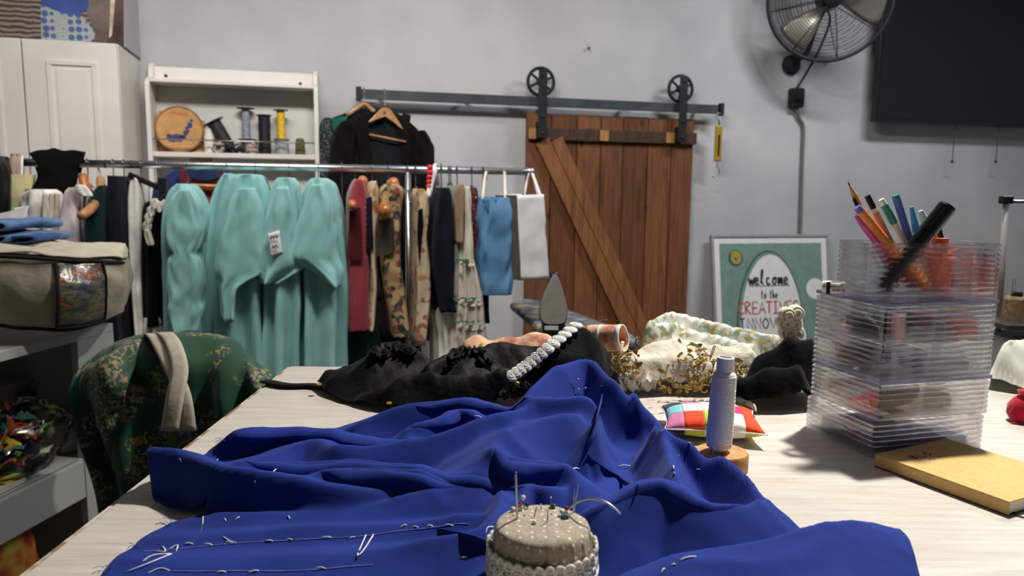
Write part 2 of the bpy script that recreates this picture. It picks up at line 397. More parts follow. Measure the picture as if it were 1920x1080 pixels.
tag(mb.build('black_trim', plain('black_trim', (24, 22, 26), 0.8), None, True), 'small heap of black trim at the foot of the brown spool', 'trim')
# small hoop hanging under the shelf board
c = PW(377, 300, 0.1); o = thing('small_hoop', 'little wooden embroidery hoop hanging below the shelf board', 'hoop', c-UP*0.05)
MB().tube([c+WX*0.05*math.cos(a)+UP*0.05*math.sin(a) for a in np.linspace(0, 2*math.pi, 32, endpoint=False)], 0.004, 6, closed=True).build('ring', MT['hoop_wood'], o, True)
MB().lathe([(0.0005, 0), (0.049, 0), (0.049, 0.003), (0.0005, 0.003)], c, 32, AW, False).build('stretched_cloth', MT['hoop_cloth'], o, weld=True)
MB().tube([c+UP*0.05, (c+UP*0.05)*[1, 1, 0]+UP*(zs-0.024)], 0.0012, 5).build('hook', MT['wire'], o)
p0 = PW(296, 312, 0.1); p1 = PW(322, 345, 0.1)
tag(MB().lathe([(0.02, 0), (0.036, 0.005), (0.036, 0.1), (0.03, 0.11)], np.array([(p0[0]+p1[0])/2, (p0[1]+p1[1])/2, zb+0.024]), 20).build('pink_yarn_ball', plain('pink_yarn', (205, 150, 160), 0.9, var=0.2, nscale=50), None, 'auto'), 'pink yarn roll on the lower board of the wall shelf', 'yarn')

# --- barn door
def wood(name, c, scale=6, dark=0.55, rough=0.6):
    t = NT(name)
    f = t.noise(scale, 6, 0.6, (9, 9, 0.7)); g = t.noise(1.2, 2); k = t.voro(3.2, (1.6, 1.6, 1.0))
    a = t.ramp(f, [(0.3, dk(c, dark)), (0.5, c), (0.72, dk(c, 1.22))]); b_ = t.ramp(g, [(0.3, dk(c, 0.75)), (0.7, dk(c, 1.1))])
    m = t.mix(0.4, a, b_); kn = t.ramp(k, [(0.05, (1, 1, 1, 1)), (0.1, (0, 0, 0, 1))])
    t.col(t.mix(kn, m, dk(c, 0.35))); t.bump(f, 0.3, 0.003)
    return t.set(rough, spec=0.3)
MT['door_wood'] = [wood('barn_door_wood_%d' % i, c) for i, c in enumerate([(114, 72, 46), (104, 64, 40), (122, 78, 49)])]
MT['brace_wood'] = wood('brace_wood', (136, 88, 56)); MT['batten_wood'] = wood('batten_wood', (74, 54, 42)); MT['block_wood'] = wood('block_wood', (176, 128, 78), 10)
DO = 0.06
d0, dz0 = SZ(988, 211, DO); d1, dz1 = SZ(1303, 224, DO); dzt = (dz0+dz1)/2
door = tag(bpy.data.objects.new('door_1', None), 'brown plank barn door sliding on a black rail', None, None, 'structure'); link(door, None, WF((d0+d1)/2, 0.02, DO))
edges = np.array([0, 0.14, 0.289, 0.43, 0.564, 0.715, 0.861, 1.0])*(d1-d0)+d0
for i in range(7):
    MB().box(WF((edges[i]+edges[i+1])/2, (dzt+0.02)/2-0.004*(i % 2), DO-0.018), (edges[i+1]-edges[i]-0.006, dzt-0.02, 0.03), AW).build('plank', MT['door_wood'][i % 3], door, bevel=0.003)
_, bz = SZ(1145, 255, DO+0.02)
MB().box(WF((d0+d1)/2+0.005, bz, DO+0.013), (d1-d0, 0.07, 0.028), AW).build('batten', MT['batten_wood'], door, bevel=0.003)
MB().box(WF((d0+d1)/2, 0.2, DO+0.013), (d1-d0, 0.09, 0.028), AW).build('batten', MT['batten_wood'], door, bevel=0.003)
for px in (1000, 1133, 1257):
    s_, _ = SZ(px, 254, DO+0.03); MB().box(WF(s_, bz, DO+0.031), (0.055, 0.062, 0.008), AW).build('block', MT['block_wood'], door, bevel=0.002)
a0 = PW(1012, 266, DO+0.02); a1 = PW(1172, 610, DO+0.02)
dirb = (a1-a0); dirb[1:] = dirb[1:]; L = np.linalg.norm(dirb); dirb /= L
perp = np.cross(WN, dirb)
for kk, (o_, wd) in enumerate(((0.045, 0.085), (0.128, 0.075))):
    Lb = L*1.9; z_end = a0[2]+dirb[2]*Lb
    Lb = min(Lb, (a0[2]-0.25)/-dirb[2])
    c = a0+dirb*Lb/2-perp*0+ (perp if np.dot(perp, WX) > 0 else -perp)*(o_-0.03)
    MB().box(c-dirb*0.0, (Lb-0.06*kk, wd, 0.026), np.array([dirb, perp, WN])).build('brace', MT['brace_wood'], door, bevel=0.003)
ZR0 = PW(668, 176, 0.1); ZR1 = PW(1354, 206, 0.1); RZ = (ZR0[2]+ZR1[2])/2
s0 = float(np.dot(ZR0-W0, WX)); s1 = float(np.dot(ZR1-W0, WX))
for k, (px, py, yt, yb) in enumerate(((1016, 158, 130, 258), (1279, 168, 142, 266))):
    c = PW(px, py, 0.12); s_ = float(np.dot(c-W0, WX)); R = 0.085
    hg = None
    zt_ = PW(px, yt, 0.15)[2]; zb_ = PW(px, yb, 0.15)[2]
    hg = MB().box(WF(s_, (zt_+zb_)/2, 0.142), (0.052, zt_-zb_, 0.008), AW).build('strap_hanger', MT['black_metal'], door, bevel=0.002)
    for z_ in (zb_+0.025, zb_+0.12, zt_-0.03):
        MB().lathe([(0.01, 0), (0.01, 0.005), (0.004, 0.008)], WF(s_, z_, 0.146), 10, AW).build('bolt', MT['black_metal'], hg, 'auto')
    wc = WF(s_, RZ+0.027+R, 0.1)
    wh = MB().tube([wc+WX*(R-0.008)*math.cos(a)+UP*(R-0.008)*math.sin(a) for a in np.linspace(0, 2*math.pi, 40, endpoint=False)], 0.01, 8, closed=True).build('wheel', MT['black_metal'], door, True)
    mb = MB()
    for q in range(3):
        a = q*math.pi/3+0.4; v = WX*math.cos(a)+UP*math.sin(a); mb.tube([wc-v*(R-0.01), wc+v*(R-0.01)], 0.0075, 6)
    mb.build('spokes', MT['black_metal'], wh)
    MB().lathe([(0.022, -0.02), (0.022, 0.044)], wc, 16, AW).build('hub', MT['black_metal'], wh)
    MB().box(WF(s_, zb_+0.045, 0.115), (0.05, 0.09, 0.05), AW).build('spacer', MT['black_metal'], hg)
rail = thing('door_rail', 'long flat grey steel rail carrying the barn door', 'rail', WF((s0+s1)/2, RZ, 0))
MB().box(WF((s0+s1)/2, RZ, 0.1), (s1-s0, 0.054, 0.012), AW).build('bar', MT['rail_metal'], rail, bevel=0.002)
for s_, sg in ((s0, 1), (s1, -1)):
    MB().box(WF(s_+sg*0.012, RZ, 0.108), (0.028, 0.075, 0.032), AW).build('end_stop', MT['black_metal'], rail, bevel=0.004)
for q in np.linspace(0.06, 0.94, 5):
    MB().lathe([(0.013, 0.0), (0.013, 0.094)], WF(s0+(s1-s0)*q, RZ, 0), 10, AW).build('standoff', MT['black_metal'], rail)

# --- hanging spring scale
c = PW(1349, 214, 0.125); sc_ = thing('hanging_scale', 'yellow brass spring scale hanging from the rail end', 'scale', c-UP*0.36)
MT['brass'] = plain('brass_scale', (176, 142, 40), 0.45, 0.3, var=0.1)
ring = [c-UP*0.015+WX*0.022*math.cos(a)+UP*0.022*math.sin(a) for a in np.linspace(0, 2*math.pi, 20, endpoint=False)]
MB().tube(ring, 0.0022, 6, closed=True).build('ring', MT['steel'], sc_, True)
bt = PW(1348, 235, 0.125); bb = PW(1347, 303, 0.125); b2 = np.array([bt[0], bt[1], bb[2]])
MB().box((bt+b2)/2, (0.046, bt[2]-bb[2], 0.018), AW).build('body', MT['brass'], sc_, bevel=0.007)
MB().box((bt+b2)/2-UP*0.012+WN*0.0095, (0.013, (bt[2]-bb[2])*0.6, 0.0015), AW).build('slot', MT['dark_slot'], sc_)
MB().tube([bt-UP*0.004, c-UP*0.037], 0.004, 6).build('top_link', MT['black_metal'], sc_)
hk = cr([b2, b2-UP*0.03, b2-UP*0.05+WX*0.014, b2-UP*0.08+WX*0.014, b2-UP*0.1-WX*0.01, b2-UP*0.085-WX*0.035], 24)
MB().tube(hk, 0.003, 6).build('hook', MT['steel'], sc_, True)

# --- television on the wall with two pull rods below it
TO = 0.14
ts, tz = SZ(1641, 226, TO); tz = (tz+SZ(1900, 237, TO)[1])/2
tv = thing('television', 'big switched-off black flat screen high on the wall', 'television', WF(ts+0.75, tz, TO))
MB().box(WF(ts+0.75, tz+0.42, TO-0.025), (1.5, 0.85, 0.045), AW).build('casing', MT['black_plastic'], tv, bevel=0.004)
MB().box(WF(ts+0.75, tz+0.425, TO-0.001), (1.47, 0.815, 0.004), AW).build('screen', plain('screen_glass', (20, 22, 24), 0.35, var=0), tv)
MB().box(WF(ts+0.75, tz+0.42, TO/2-0.025), (0.4, 0.4, TO-0.06), AW).build('bracket', MT['black_metal'], tv)
for px in (1791, 1873):
    a = PW(px, 236, 0.1); b = PW(px-2, 303, 0.1); b = np.array([a[0], a[1], b[2]])
    mb = MB().tube([a+UP*0.03, b], 0.0032, 6); mb.build('pull_rod', MT['rail_metal'], tv); MB().sphere(b, (0.009, 0.009, 0.012), 10, 6).build('knob', MT['black_plastic'], tv, True)

# --- wall fan
fc = PW(1557, -3, 0.36); R = 0.352
fd = np.array([-0.16, -0.97, -0.12]); fd /= np.linalg.norm(fd); fx = np.cross(UP, -fd); fx /= np.linalg.norm(fx); fx = -fx if fx[0] < 0 else fx; fy = np.cross(fd, fx); fy = -fy if fy[2] < 0 else fy
FA = np.array([fx, fy, fd])
fan = thing('wall_fan', 'black caged industrial fan mounted beside the television', 'fan', PW(1482, 122, 0.0))
circ = lambda r, z, n=56: [fc+fx*r*math.cos(a)+fy*r*math.sin(a)+fd*z for a in np.linspace(0, 2*math.pi, n, endpoint=False)]
MB().tube(circ(R, 0, 72), 0.011, 8, closed=True).build('rim', MT['black_metal'], fan, True)
mb = MB()
for k in range(1, 24):
    r = R*k/24; z = 0.075*(1-(k/24)**2.2); mb.tube(circ(max(r, 0.05), z), 0.0016, 4, closed=True)
g = mb.build('front_guard', MT['black_metal'], fan, True); g['label'] = 'fine concentric wire guard'
mb = MB()
for k in range(1, 16):
    r = R*k/16; z = -0.085*(1-(k/16)**2.2); mb.tube(circ(max(r, 0.07), z, 40), 0.0016, 4, closed=True)
mb.build('rear_guard', MT['black_metal'], fan, True)
for s_ in (1, -1):
    mb = MB()
    for k in range(8):
        a = 2*math.pi*k/8+0.2; v = fx*math.cos(a)+fy*math.sin(a)
        mb.tube([fc+v*R*q+fd*s_*0.082*(1-q**2.2) for q in np.linspace(0.12, 1, 8)], 0.0032, 5)
    mb.build('guard_spokes', MT['black_metal'], fan, True)
MT['blade'] = plain('fan_blade', (176, 170, 158), 0.3, 0.7, var=0.05)
for k in range(3):
    a0_ = math.radians(228+k*120); rows = []
    for q in np.linspace(0.05, R*0.9, 9):
        row = []
        for u in np.linspace(-1, 1, 7):
            wd = 0.16+0.34*math.sin(min(1, q/R)*2.6); a = a0_+u*wd*0.75; tw = u*0.022*(1.2-q/R)
            row.append(fc+(fx*math.cos(a)+fy*math.sin(a))*q+fd*(tw-0.005))
        rows.append(row)
    MB().grid(rows).build('blade', MT['blade'], fan, True, solid=0.002)
MB().lathe([(0.03, -0.13), (0.06, -0.13), (0.065, -0.06), (0.055, 0.03), (0.0, 0.03)], fc, 24, FA).build('motor', MT['black_plastic'], fan, 'auto')
bd = MB().lathe([(0.058, 0.07), (0.058, 0.084), (0.05, 0.09), (0.001, 0.09)], fc, 32, FA).build('badge', MT['black_plastic'], fan, 'auto')
MB().box(fc+fd*0.091+fy*0.012, (0.06, 0.012, 0.001), FA).build('badge_stripe', MT['steel'], bd)
wp = PW(1482, 122, 0.0)
MB().lathe([(0.062, 0), (0.062, 0.02), (0.045, 0.035), (0.001, 0.04)], wp, 28, AW).build('wall_plate', MT['black_metal'], fan, 'auto')
MB().tube(cr([wp+WN*0.03, PW(1499, 110, .07), PW(1514, 96, .13), PW(1530, 48, .22), fc-fd*0.11-UP*.03], 22), 0.017, 10).build('arm', MT['black_metal'], fan, True)
# --- speed switch, its cable and the conduit
swp = PW(1493, 184, 0.03)
sw = thing('fan_switch', 'small black switch box on the wall below the fan', 'switch', swp)
MB().box(swp, (0.09, 0.125, 0.06), AW).build('housing', MT['black_plastic'], sw, bevel=0.012)
MB().lathe([(0.016, 0), (0.014, 0.015)], swp+WN*0.03-UP*0.01, 14, AW).build('dial', MT['black_plastic'], sw, 'auto')
cb = cr([fc-fd*0.1-UP*0.04, PW(1556, 40, 0.3), PW(1535, 95, 0.16), PW(1510, 140, 0.05), swp+UP*0.06], 24)
tag(MB().tube(cb, 0.0075, 7).build('fan_cable', MT['black_plastic'], None, True), 'black cable running from the fan down to its switch', 'cable')
cb = cr([swp-UP*0.06, PW(1499, 222, 0.02), PW(1506, 240, 0.016), PW(1504, 300, 0.016), PW(1500, 440, 0.016), PW(1494, 640, 0.016)], 24)
tag(MB().tube(cb, 0.011, 8).build('wall_conduit', plain('conduit_grey', (112, 110, 106), 0.5), None, True), 'thin grey conduit running down the wall behind the sign', 'conduit')
for px, py in ((1102, 91), (1548, 117)):
    p = PW(px, py, 0.0); tag(MB().lathe([(0.004, 0), (0.004, 0.02), (0.008, 0.022), (0.008, 0.026)], p, 8, AW).build('wall_nail', MT['rail_metal']), 'lone nail in the bare wall above the barn door' if px < 1300 else 'lone nail in the wall just below the fan', 'nail')

# --- welcome sign leaning on the wall
q0 = PW(1333, 440, 0.06); q1 = PW(1552, 440, 0.06)
ss0 = float(np.dot(q0-W0, WX)); ss1 = float(np.dot(q1-W0, WX)); zt = (q0[2]+q1[2])/2
SW_ = ss1-ss0; lean = 0.22; SHt = math.hypot(zt, lean-0.06); sy = (UP*zt-WN*(lean-0.06))/SHt; sn = np.cross(WX, sy); sn = -sn if np.dot(sn, WN) < 0 else sn
SA = np.array([WX, sy, sn]); so = WF((ss0+ss1)/2, 0, lean)      # bottom centre
sign = thing('welcome_sign', 'white framed welcome sign with green border leaning on the wall', 'sign', so)
SF = lambda x, y, z=0.0: so+WX*x+sy*y+sn*z
MT['sign_white'] = plain('sign_white', (222, 220, 218), 0.6, var=0.02); MT['sign_green'] = plain('sign_green', (112, 142, 130), 0.7, var=0.05)
MT['sign_dark'] = plain('sign_dark_green', (52, 74, 68), 0.7, var=0.05); MT['sign_black'] = plain('sign_black', (30, 30, 34), 0.7, var=0); MT['sign_red'] = plain('sign_red', (170, 70, 66), 0.7, var=0.06)
MT['sign_gold'] = plain('sign_gold', (172, 152, 70), 0.7, var=0.05); MT['sign_frame'] = plain('sign_frame', (150, 148, 148), 0.5)
MB().box(SF(0, SHt/2, -0.012), (SW_-0.01, SHt-0.01, 0.02), SA).build('board', MT['sign_white'], sign)
for (x, y, a, b) in ((0, SHt-0.008, SW_, 0.016), (0, 0.008, SW_, 0.016), (-SW_/2+0.008, SHt/2, 0.016, SHt-0.032), (SW_/2-0.008, SHt/2, 0.016, SHt-0.032)):
    MB().box(SF(x, y, -0.008), (a, b, 0.032), SA).build('frame', MT['sign_frame'], sign, bevel=0.002)
MB().box(SF(0, SHt-0.055-(SHt-0.11)/2, 0), (SW_-0.115, SHt-0.11, 0.003), SA).build('green_field', MT['sign_green'], sign)
def on_sign(px, py):
    v = ray(px, py); k = np.dot(so-CAM, sn)/np.dot(v, sn); p = CAM+v*k-so; return float(np.dot(p, WX)), float(np.dot(p, sy))
def sign_poly(poly, z, mat, name):
    return MB().prism(poly, SF(0, 0, z), SA, 0.0006).build(name, mat, sign)
ox, oy = on_sign(1447, 580); ax_, ay = on_sign(1520, 470)
rx = 0.255; ytop = on_sign(1440, 474)[1]; ry = ytop-0.36
ell = lambda dx, dy, cx=0: [(ox+cx+(rx+dx)*math.cos(a)*(0.92 if math.sin(a) > 0 else 1), 0.36+(ry+dy)*math.sin(a) if math.sin(a) > 0 else 0.36+0.28*math.sin(a)) for a in np.linspace(0, 2*math.pi, 60, endpoint=False)]
sign_poly(ell(0.016, 0.014, -0.012), 0.0016, MT['sign_dark'], 'arch_outline'); sign_poly(ell(0.006, 0.005, -0.01), 0.0021, MT['sign_green'], 'arch_gap'); sign_poly(ell(-0.006, -0.012), 0.0026, MT['sign_white'], 'arch_panel')
gx, gy = on_sign(1379, 484)
sp = [(gx+(0.008+0.034*q)*math.cos(q*15), gy+(0.008+0.034*q)*math.sin(q*15)) for q in np.linspace(0, 1, 50)]
MB().lathe([(0.052, 0), (0.052, 0.0006)], SF(gx, gy, 0.0016), 28, SA).build('spiral_backing', MT['sign_dark'], sign)  # dark green printed disc behind the spiral
MB().ribbon([SF(a, b, 0.003) for a, b in sp], WX, sn, 0.012).build('gold_spiral', MT['sign_gold'], sign)
wx_, wy_ = on_sign(1528, 541); MB().lathe([(0.068, 0), (0.068, 0.0006)], SF(min(wx_, SW_/2-0.06), wy_, 0.0028), 32, SA).build('white_disc', MT['sign_white'], sign)
# hand lettering as strokes: unit cell 1 high
G = {'w': [[(0, .5), (.1, .02), (.28, .4), (.4, .02), (.6, .55)]], 'e': [[(0, .25), (.35, .3), (.25, .5), (.05, .35), (.1, .05), (.45, .1)]], 'l': [[(0, .1), (.25, .9), (.15, 1), (.08, .3), (.25, .02)]],
     'c': [[(.35, .45), (.1, .45), (.02, .2), (.15, .02), (.4, .1)]], 'o': [[(.2, .5), (.02, .25), (.2, .02), (.4, .25), (.2, .5), (.5, .42)]], 'm': [[(0, .5), (.05, .02), (.2, .5), (.3, .05), (.48, .5), (.55, .05), (.65, .05)]],
     't': [[(.2, .9), (.15, .1), (.35, .03)], [(0, .6), (.38, .62)]], 'h': [[(.05, 1), (.03, .02), (.2, .5), (.35, .3), (.36, .02)]],
     'C': [[(.5, .85), (.25, 1), (.03, .5), (.2, .02), (.52, .15)]], 'R': [[(.05, 0), (.05, 1), (.45, .85), (.08, .5), (.5, 0)]], 'E': [[(.5, 1), (.05, 1), (.05, 0), (.5, 0)], [(.05, .5), (.4, .5)]], 'A': [[(0, 0), (.28, 1), (.55, 0)], [(.12, .35), (.45, .35)]],
     'T': [[(0, 1), (.55, 1)], [(.28, 1), (.28, 0)]], 'I': [[(.25, 1), (.25, 0)], [(.05, 1), (.45, 1)], [(.05, 0), (.45, 0)]], 'V': [[(0, 1), (.27, 0), (.52, 1)]], 'N': [[(.05, 0), (.05, 1), (.48, 0), (.48, 1)]],
     'O': [[(.27, 1), (.03, .5), (.27, 0), (.5, .5), (.27, 1)]], 'S': [[(.48, .9), (.2, 1), (.05, .75), (.45, .3), (.25, 0), (.02, .12)]], 'L': [[(.05, 1), (.05, 0), (.45, 0)]], 'B': [[(.05, 0), (.05, 1), (.4, .8), (.1, .52), (.45, .25), (.05, 0)]],
     'f': [[(.4, .9), (.2, .95), (.15, .02)], [(0, .55), (.35, .55)]], ' ': []}
def letters(txt, x0, x1, y, h, place, nrm, width, script=False, step=None):
    mb = MB(); n = len(txt); cw = (x1-x0)/n
    for i, ch in enumerate(txt):
        for st in G.get(ch, []):
            q = cr(st, 4*len(st)) if (script or ch in 'COSRB') else np.array(st)
            sx = cw/(0.62 if ch != 'm' else 0.75)
            mb.ribbon([place(x0+cw*i+a*sx, y+b*h) for a, b in q], WX, nrm, width)
    return mb
a = on_sign(1404, 535); b = on_sign(1480, 533); hh = on_sign(1440, 505)[1]-on_sign(1440, 535)[1]
letters('welcome', a[0], b[0], (a[1]+b[1])/2, hh*0.9, lambda x, y: SF(x, y, 0.0034), sn, 0.013, True).build('lettering', MT['sign_black'], sign)
MB().ribbon([SF(a[0], a[1]-0.006, 0.0034), SF(b[0], a[1]-0.006, 0.0034)], WX, sn, 0.006).build('underline', MT['sign_black'], sign)
a = on_sign(1427, 560); b = on_sign(1459, 560)
letters('to the', a[0], b[0], a[1], hh*0.55, lambda x, y: SF(x, y, 0.0034), sn, 0.008, True).build('lettering', MT['sign_black'], sign)
a = on_sign(1384, 590); b = on_sign(1500, 590); h2 = on_sign(1440, 566)[1]-a[1]
letters('CREATIVES', a[0], b[0], a[1], h2, lambda x, y: SF(x, y, 0.0034), sn, 0.011).build('lettering', MT['sign_red'], sign)
a = on_sign(1386, 618); b = on_sign(1500, 618)
letters('INNOVATE', a[0], b[0], a[1], h2*0.9, lambda x, y: SF(x, y, 0.0034), sn, 0.01).build('lettering', MT['sign_black'], sign)

# ================================================================== WORK TABLE
t = NT('table_laminate')
g1 = t.noise(9, 5, 0.6, (1.2, 14, 14)); g2 = t.noise(160, 2, 0.5, (0.6, 6, 6))
a_ = t.ramp(g1, [(0.3, (186, 178, 168)), (0.55, (206, 199, 190)), (0.75, (216, 210, 202))]); t.col(t.mix(t.ramp(g2, [(0.35, (0.25, 0.25, 0.25, 1)), (0.6, (0, 0, 0, 1))]), a_, (176, 166, 154)))
t.bump(g2, 0.12, 0.0006); MT['laminate'] = t.set(0.42, spec=0.35)
t = NT('chipped_edge'); t.col(t.ramp(t.noise(18, 4), [(0.4, (206, 200, 192)), (0.52, (200, 192, 182)), (0.58, (140, 108, 76))])); MT['edge'] = t.set(0.7)
TX0, TX1, TY0, TY1 = -0.378, 1.75, 0.12, 1.252
tb = thing('work_table', 'long work table with whitewashed wood-grain top', 'table', (0.6, 0.7, 0))
MB().box(((TX0+TX1)/2, (TY0+TY1)/2, T-0.016), (TX1-TX0, TY1-TY0, 0.032), None).build('tabletop', MT['laminate'], tb, bevel=0.002)
MB().box((TX0-0.002, (TY0+TY1)/2, T-0.017), (0.006, TY1-TY0, 0.03)).build('edge_band', MT['edge'], tb)
MB().box(((TX0+TX1)/2, TY1+0.002, T-0.017), (TX1-TX0, 0.006, 0.03)).build('edge_band', MT['edge'], tb)
for x in (TX0+0.12, TX1-0.12):
    for y in (TY0+0.1, TY1-0.1): MB().box((x, y, (T-0.032)/2), (0.06, 0.06, T-0.032)).build('leg', MT['grey_white_paint'], tb, bevel=0.003)

# ------------------------------------------------------------------ cloth laid on a surface: folds given as ridge lines
def inside(poly, x, y):
    r = np.zeros(x.shape, bool); n = len(poly)
    for i in range(n):
        x1, y1 = poly[i]; x2, y2 = poly[(i+1) % n]
        c = ((y1 > y) != (y2 > y)) & (x < (x2-x1)*(y-y1)/(y2-y1+1e-15)+x1); r ^= c
    return r
def near_poly(poly, x, y):
    bd = np.full(x.shape, 1e9); bx = x.copy(); by = y.copy(); n = len(poly)
    for i in range(n):
        a = np.array(poly[i]); d = np.array(poly[(i+1) % n])-a; L2 = d@d+1e-15
        tt = np.clip(((x-a[0])*d[0]+(y-a[1])*d[1])/L2, 0, 1); qx = a[0]+tt*d[0]; qy = a[1]+tt*d[1]
        dd = np.hypot(x-qx, y-qy); m = dd < bd; bd[m] = dd[m]; bx[m] = qx[m]; by[m] = qy[m]
    return bd, bx, by
class Heap:
    """a cloth lying on the plane z=base; ridges = [(points (px,py,h), width toward viewer, width away)]"""
    def __init__(s, outline, ridges, base=T, floor=0.004, p=4.0, wr=(0.003, 22), edge=0.0, seed=0, pits=(), expo=1.7, smooth_outline=False, aniso=1.0, ol_h=0.0, cz=(0, 10), tent=0.7, blur=2, res=0.003):
        s.cz = cz; s.tent = tent; s.blur = blur; s.res = res; s.grid = None
        s.base, s.floor, s.p, s.wr, s.edge, s.seed, s.expo, s.an = base, floor, p, wr, edge, seed, expo, aniso
        s.poly = [tuple(PZ(a, b, base+ol_h)[:2]) for a, b in outline]
        if smooth_outline:
            q = np.array(s.poly); q = np.vstack([q[-1:], q, q[:2]]); s.poly = [tuple(v) for v in cr(q, len(q)*6)[6:-7]]
        s.rid = []
        for pts, wf, wb in ridges:
            q = np.array([list(PZ(a, b, base+h)[:2])+[h] for a, b, h in pts])
            s.rid.append((cr(q, max(2, 5*(len(q)-1)+1)), wf, wb))
        s.pits = [(PZ(a, b, base+h0)[:2], r, dpt) for a, b, h0, r, dpt in pits]
    def raw(s, x, y):
        acc = np.zeros(x.shape)
        for q, wf, wb in s.rid:
            best = np.zeros(x.shape)
            for i in range(len(q)-1):
                a = q[i]; d = q[i+1]-a; L2 = d[0]**2+d[1]**2+1e-15
                tt = np.clip(((x-a[0])*d[0]+(y-a[1])*d[1])/L2, 0, 1)
                ex = x-(a[0]+tt*d[0]); ey = y-(a[1]+tt*d[1]); dist = np.hypot(ex, ey)
                side = d[0]*ey-d[1]*ex
                w_ = np.where(side > 0, wb, wf); v = np.maximum(a[2]+tt*d[2], 0)*(s.tent*np.maximum(0, 1-dist/(1.75*w_))+(1-s.tent)*np.exp(-(dist/w_)**s.expo))
                best = np.maximum(best, v)
            acc += best**s.p
        h = acc**(1/s.p)
        for (cx, cy), r, dpt in s.pits: h = h*(1-dpt*np.exp(-(((x-cx)**2+(y-cy)**2)/r**2)**2))
        def nz(f, sd, o): return np.array([fbm(a*f+sd, b*f*s.an, s.seed*3.1, o) for a, b in zip(x.ravel(), y.ravel())]).reshape(x.shape)
        if s.wr[0]: h = h+s.wr[0]*(nz(s.wr[1], s.seed, 3)*0.6+0.4)*np.clip(h/0.02+0.35, 0, 1.4)
        if s.cz[0]: h = h+s.cz[0]*np.clip(1-np.abs(nz(s.cz[1], s.seed+9, 1))*2.6, 0, 1)**2*np.clip(h/0.02+0.2, 0, 1.3)
        h = np.maximum(h, 0)
        if s.edge:
            bd, _, _ = near_poly(s.poly, x, y); h = h*np.sqrt(np.clip(bd/s.edge, 0, 1))
        return h
    def H(s, x, y):
        x = np.asarray(x, float); y = np.asarray(y, float)
        if s.grid is None:
            P_ = np.array(s.poly); s.x0, s.y0 = P_.min(0)-.02; x1, y1 = P_.max(0)+.02; r = s.res
            X, Y = np.meshgrid(np.arange(s.x0, x1+r, r), np.arange(s.y0, y1+r, r)); g_ = s.raw(X, Y)
            for _ in range(s.blur):
                e = np.pad(g_, 1, mode='edge'); g_ = (e[:-2, 1:-1]+e[2:, 1:-1]+e[1:-1, :-2]+e[1:-1, 2:]+2*e[1:-1, 1:-1])/6
            s.grid = g_
        g_ = s.grid; u = np.clip((x-s.x0)/s.res, 0, g_.shape[1]-1.001); v = np.clip((y-s.y0)/s.res, 0, g_.shape[0]-1.001)
        i = v.astype(int); j = u.astype(int); fu = u-j; fv = v-i
        return s.floor+(g_[i, j]*(1-fu)+g_[i, j+1]*fu)*(1-fv)+(g_[i+1, j]*(1-fu)+g_[i+1, j+1]*fu)*fv
    def mesh(s, res=0.004):
        P_ = np.array(s.poly); x0, y0 = P_.min(0)-res; x1, y1 = P_.max(0)+res
        X, Y = np.meshgrid(np.arange(x0, x1+res, res), np.arange(y0, y1+res, res)); r, c = X.shape
        ins = inside(s.poly, X, Y)
        cell = ins[:-1, :-1] | ins[1:, :-1] | ins[:-1, 1:] | ins[1:, 1:]
        used = np.zeros(X.shape, bool); used[:-1, :-1] |= cell; used[1:, :-1] |= cell; used[:-1, 1:] |= cell; used[1:, 1:] |= cell
        xs = X[used]; ys = Y[used]; out = ~ins[used]
        _, bx, by = near_poly(s.poly, xs[out], ys[out]); xs[out] = bx; ys[out] = by
        zs_ = s.base+s.H(xs, ys); idx = -np.ones(X.shape, int); idx[used] = np.arange(used.sum())
        F = [(idx[i, j], idx[i, j+1], idx[i+1, j+1], idx[i+1, j]) for i, j in zip(*np.nonzero(cell))]
        return MB().add(np.stack([xs, ys, zs_], 1), F)
    def hit(s, px, py, lift=0.0):
        v = ray(px, py); k0 = (s.base+0.13-CAMZ)/v[2]; k1 = (s.base-CAMZ)/v[2]
        ks = np.linspace(k0, k1, 160); pts = CAM+ks[:, None]*v
        hz = s.base+s.H(pts[:, 0], pts[:, 1]); b = np.nonzero(pts[:, 2] <= hz+lift)[0]
        return pts[b[0]] if len(b) else pts[-1]

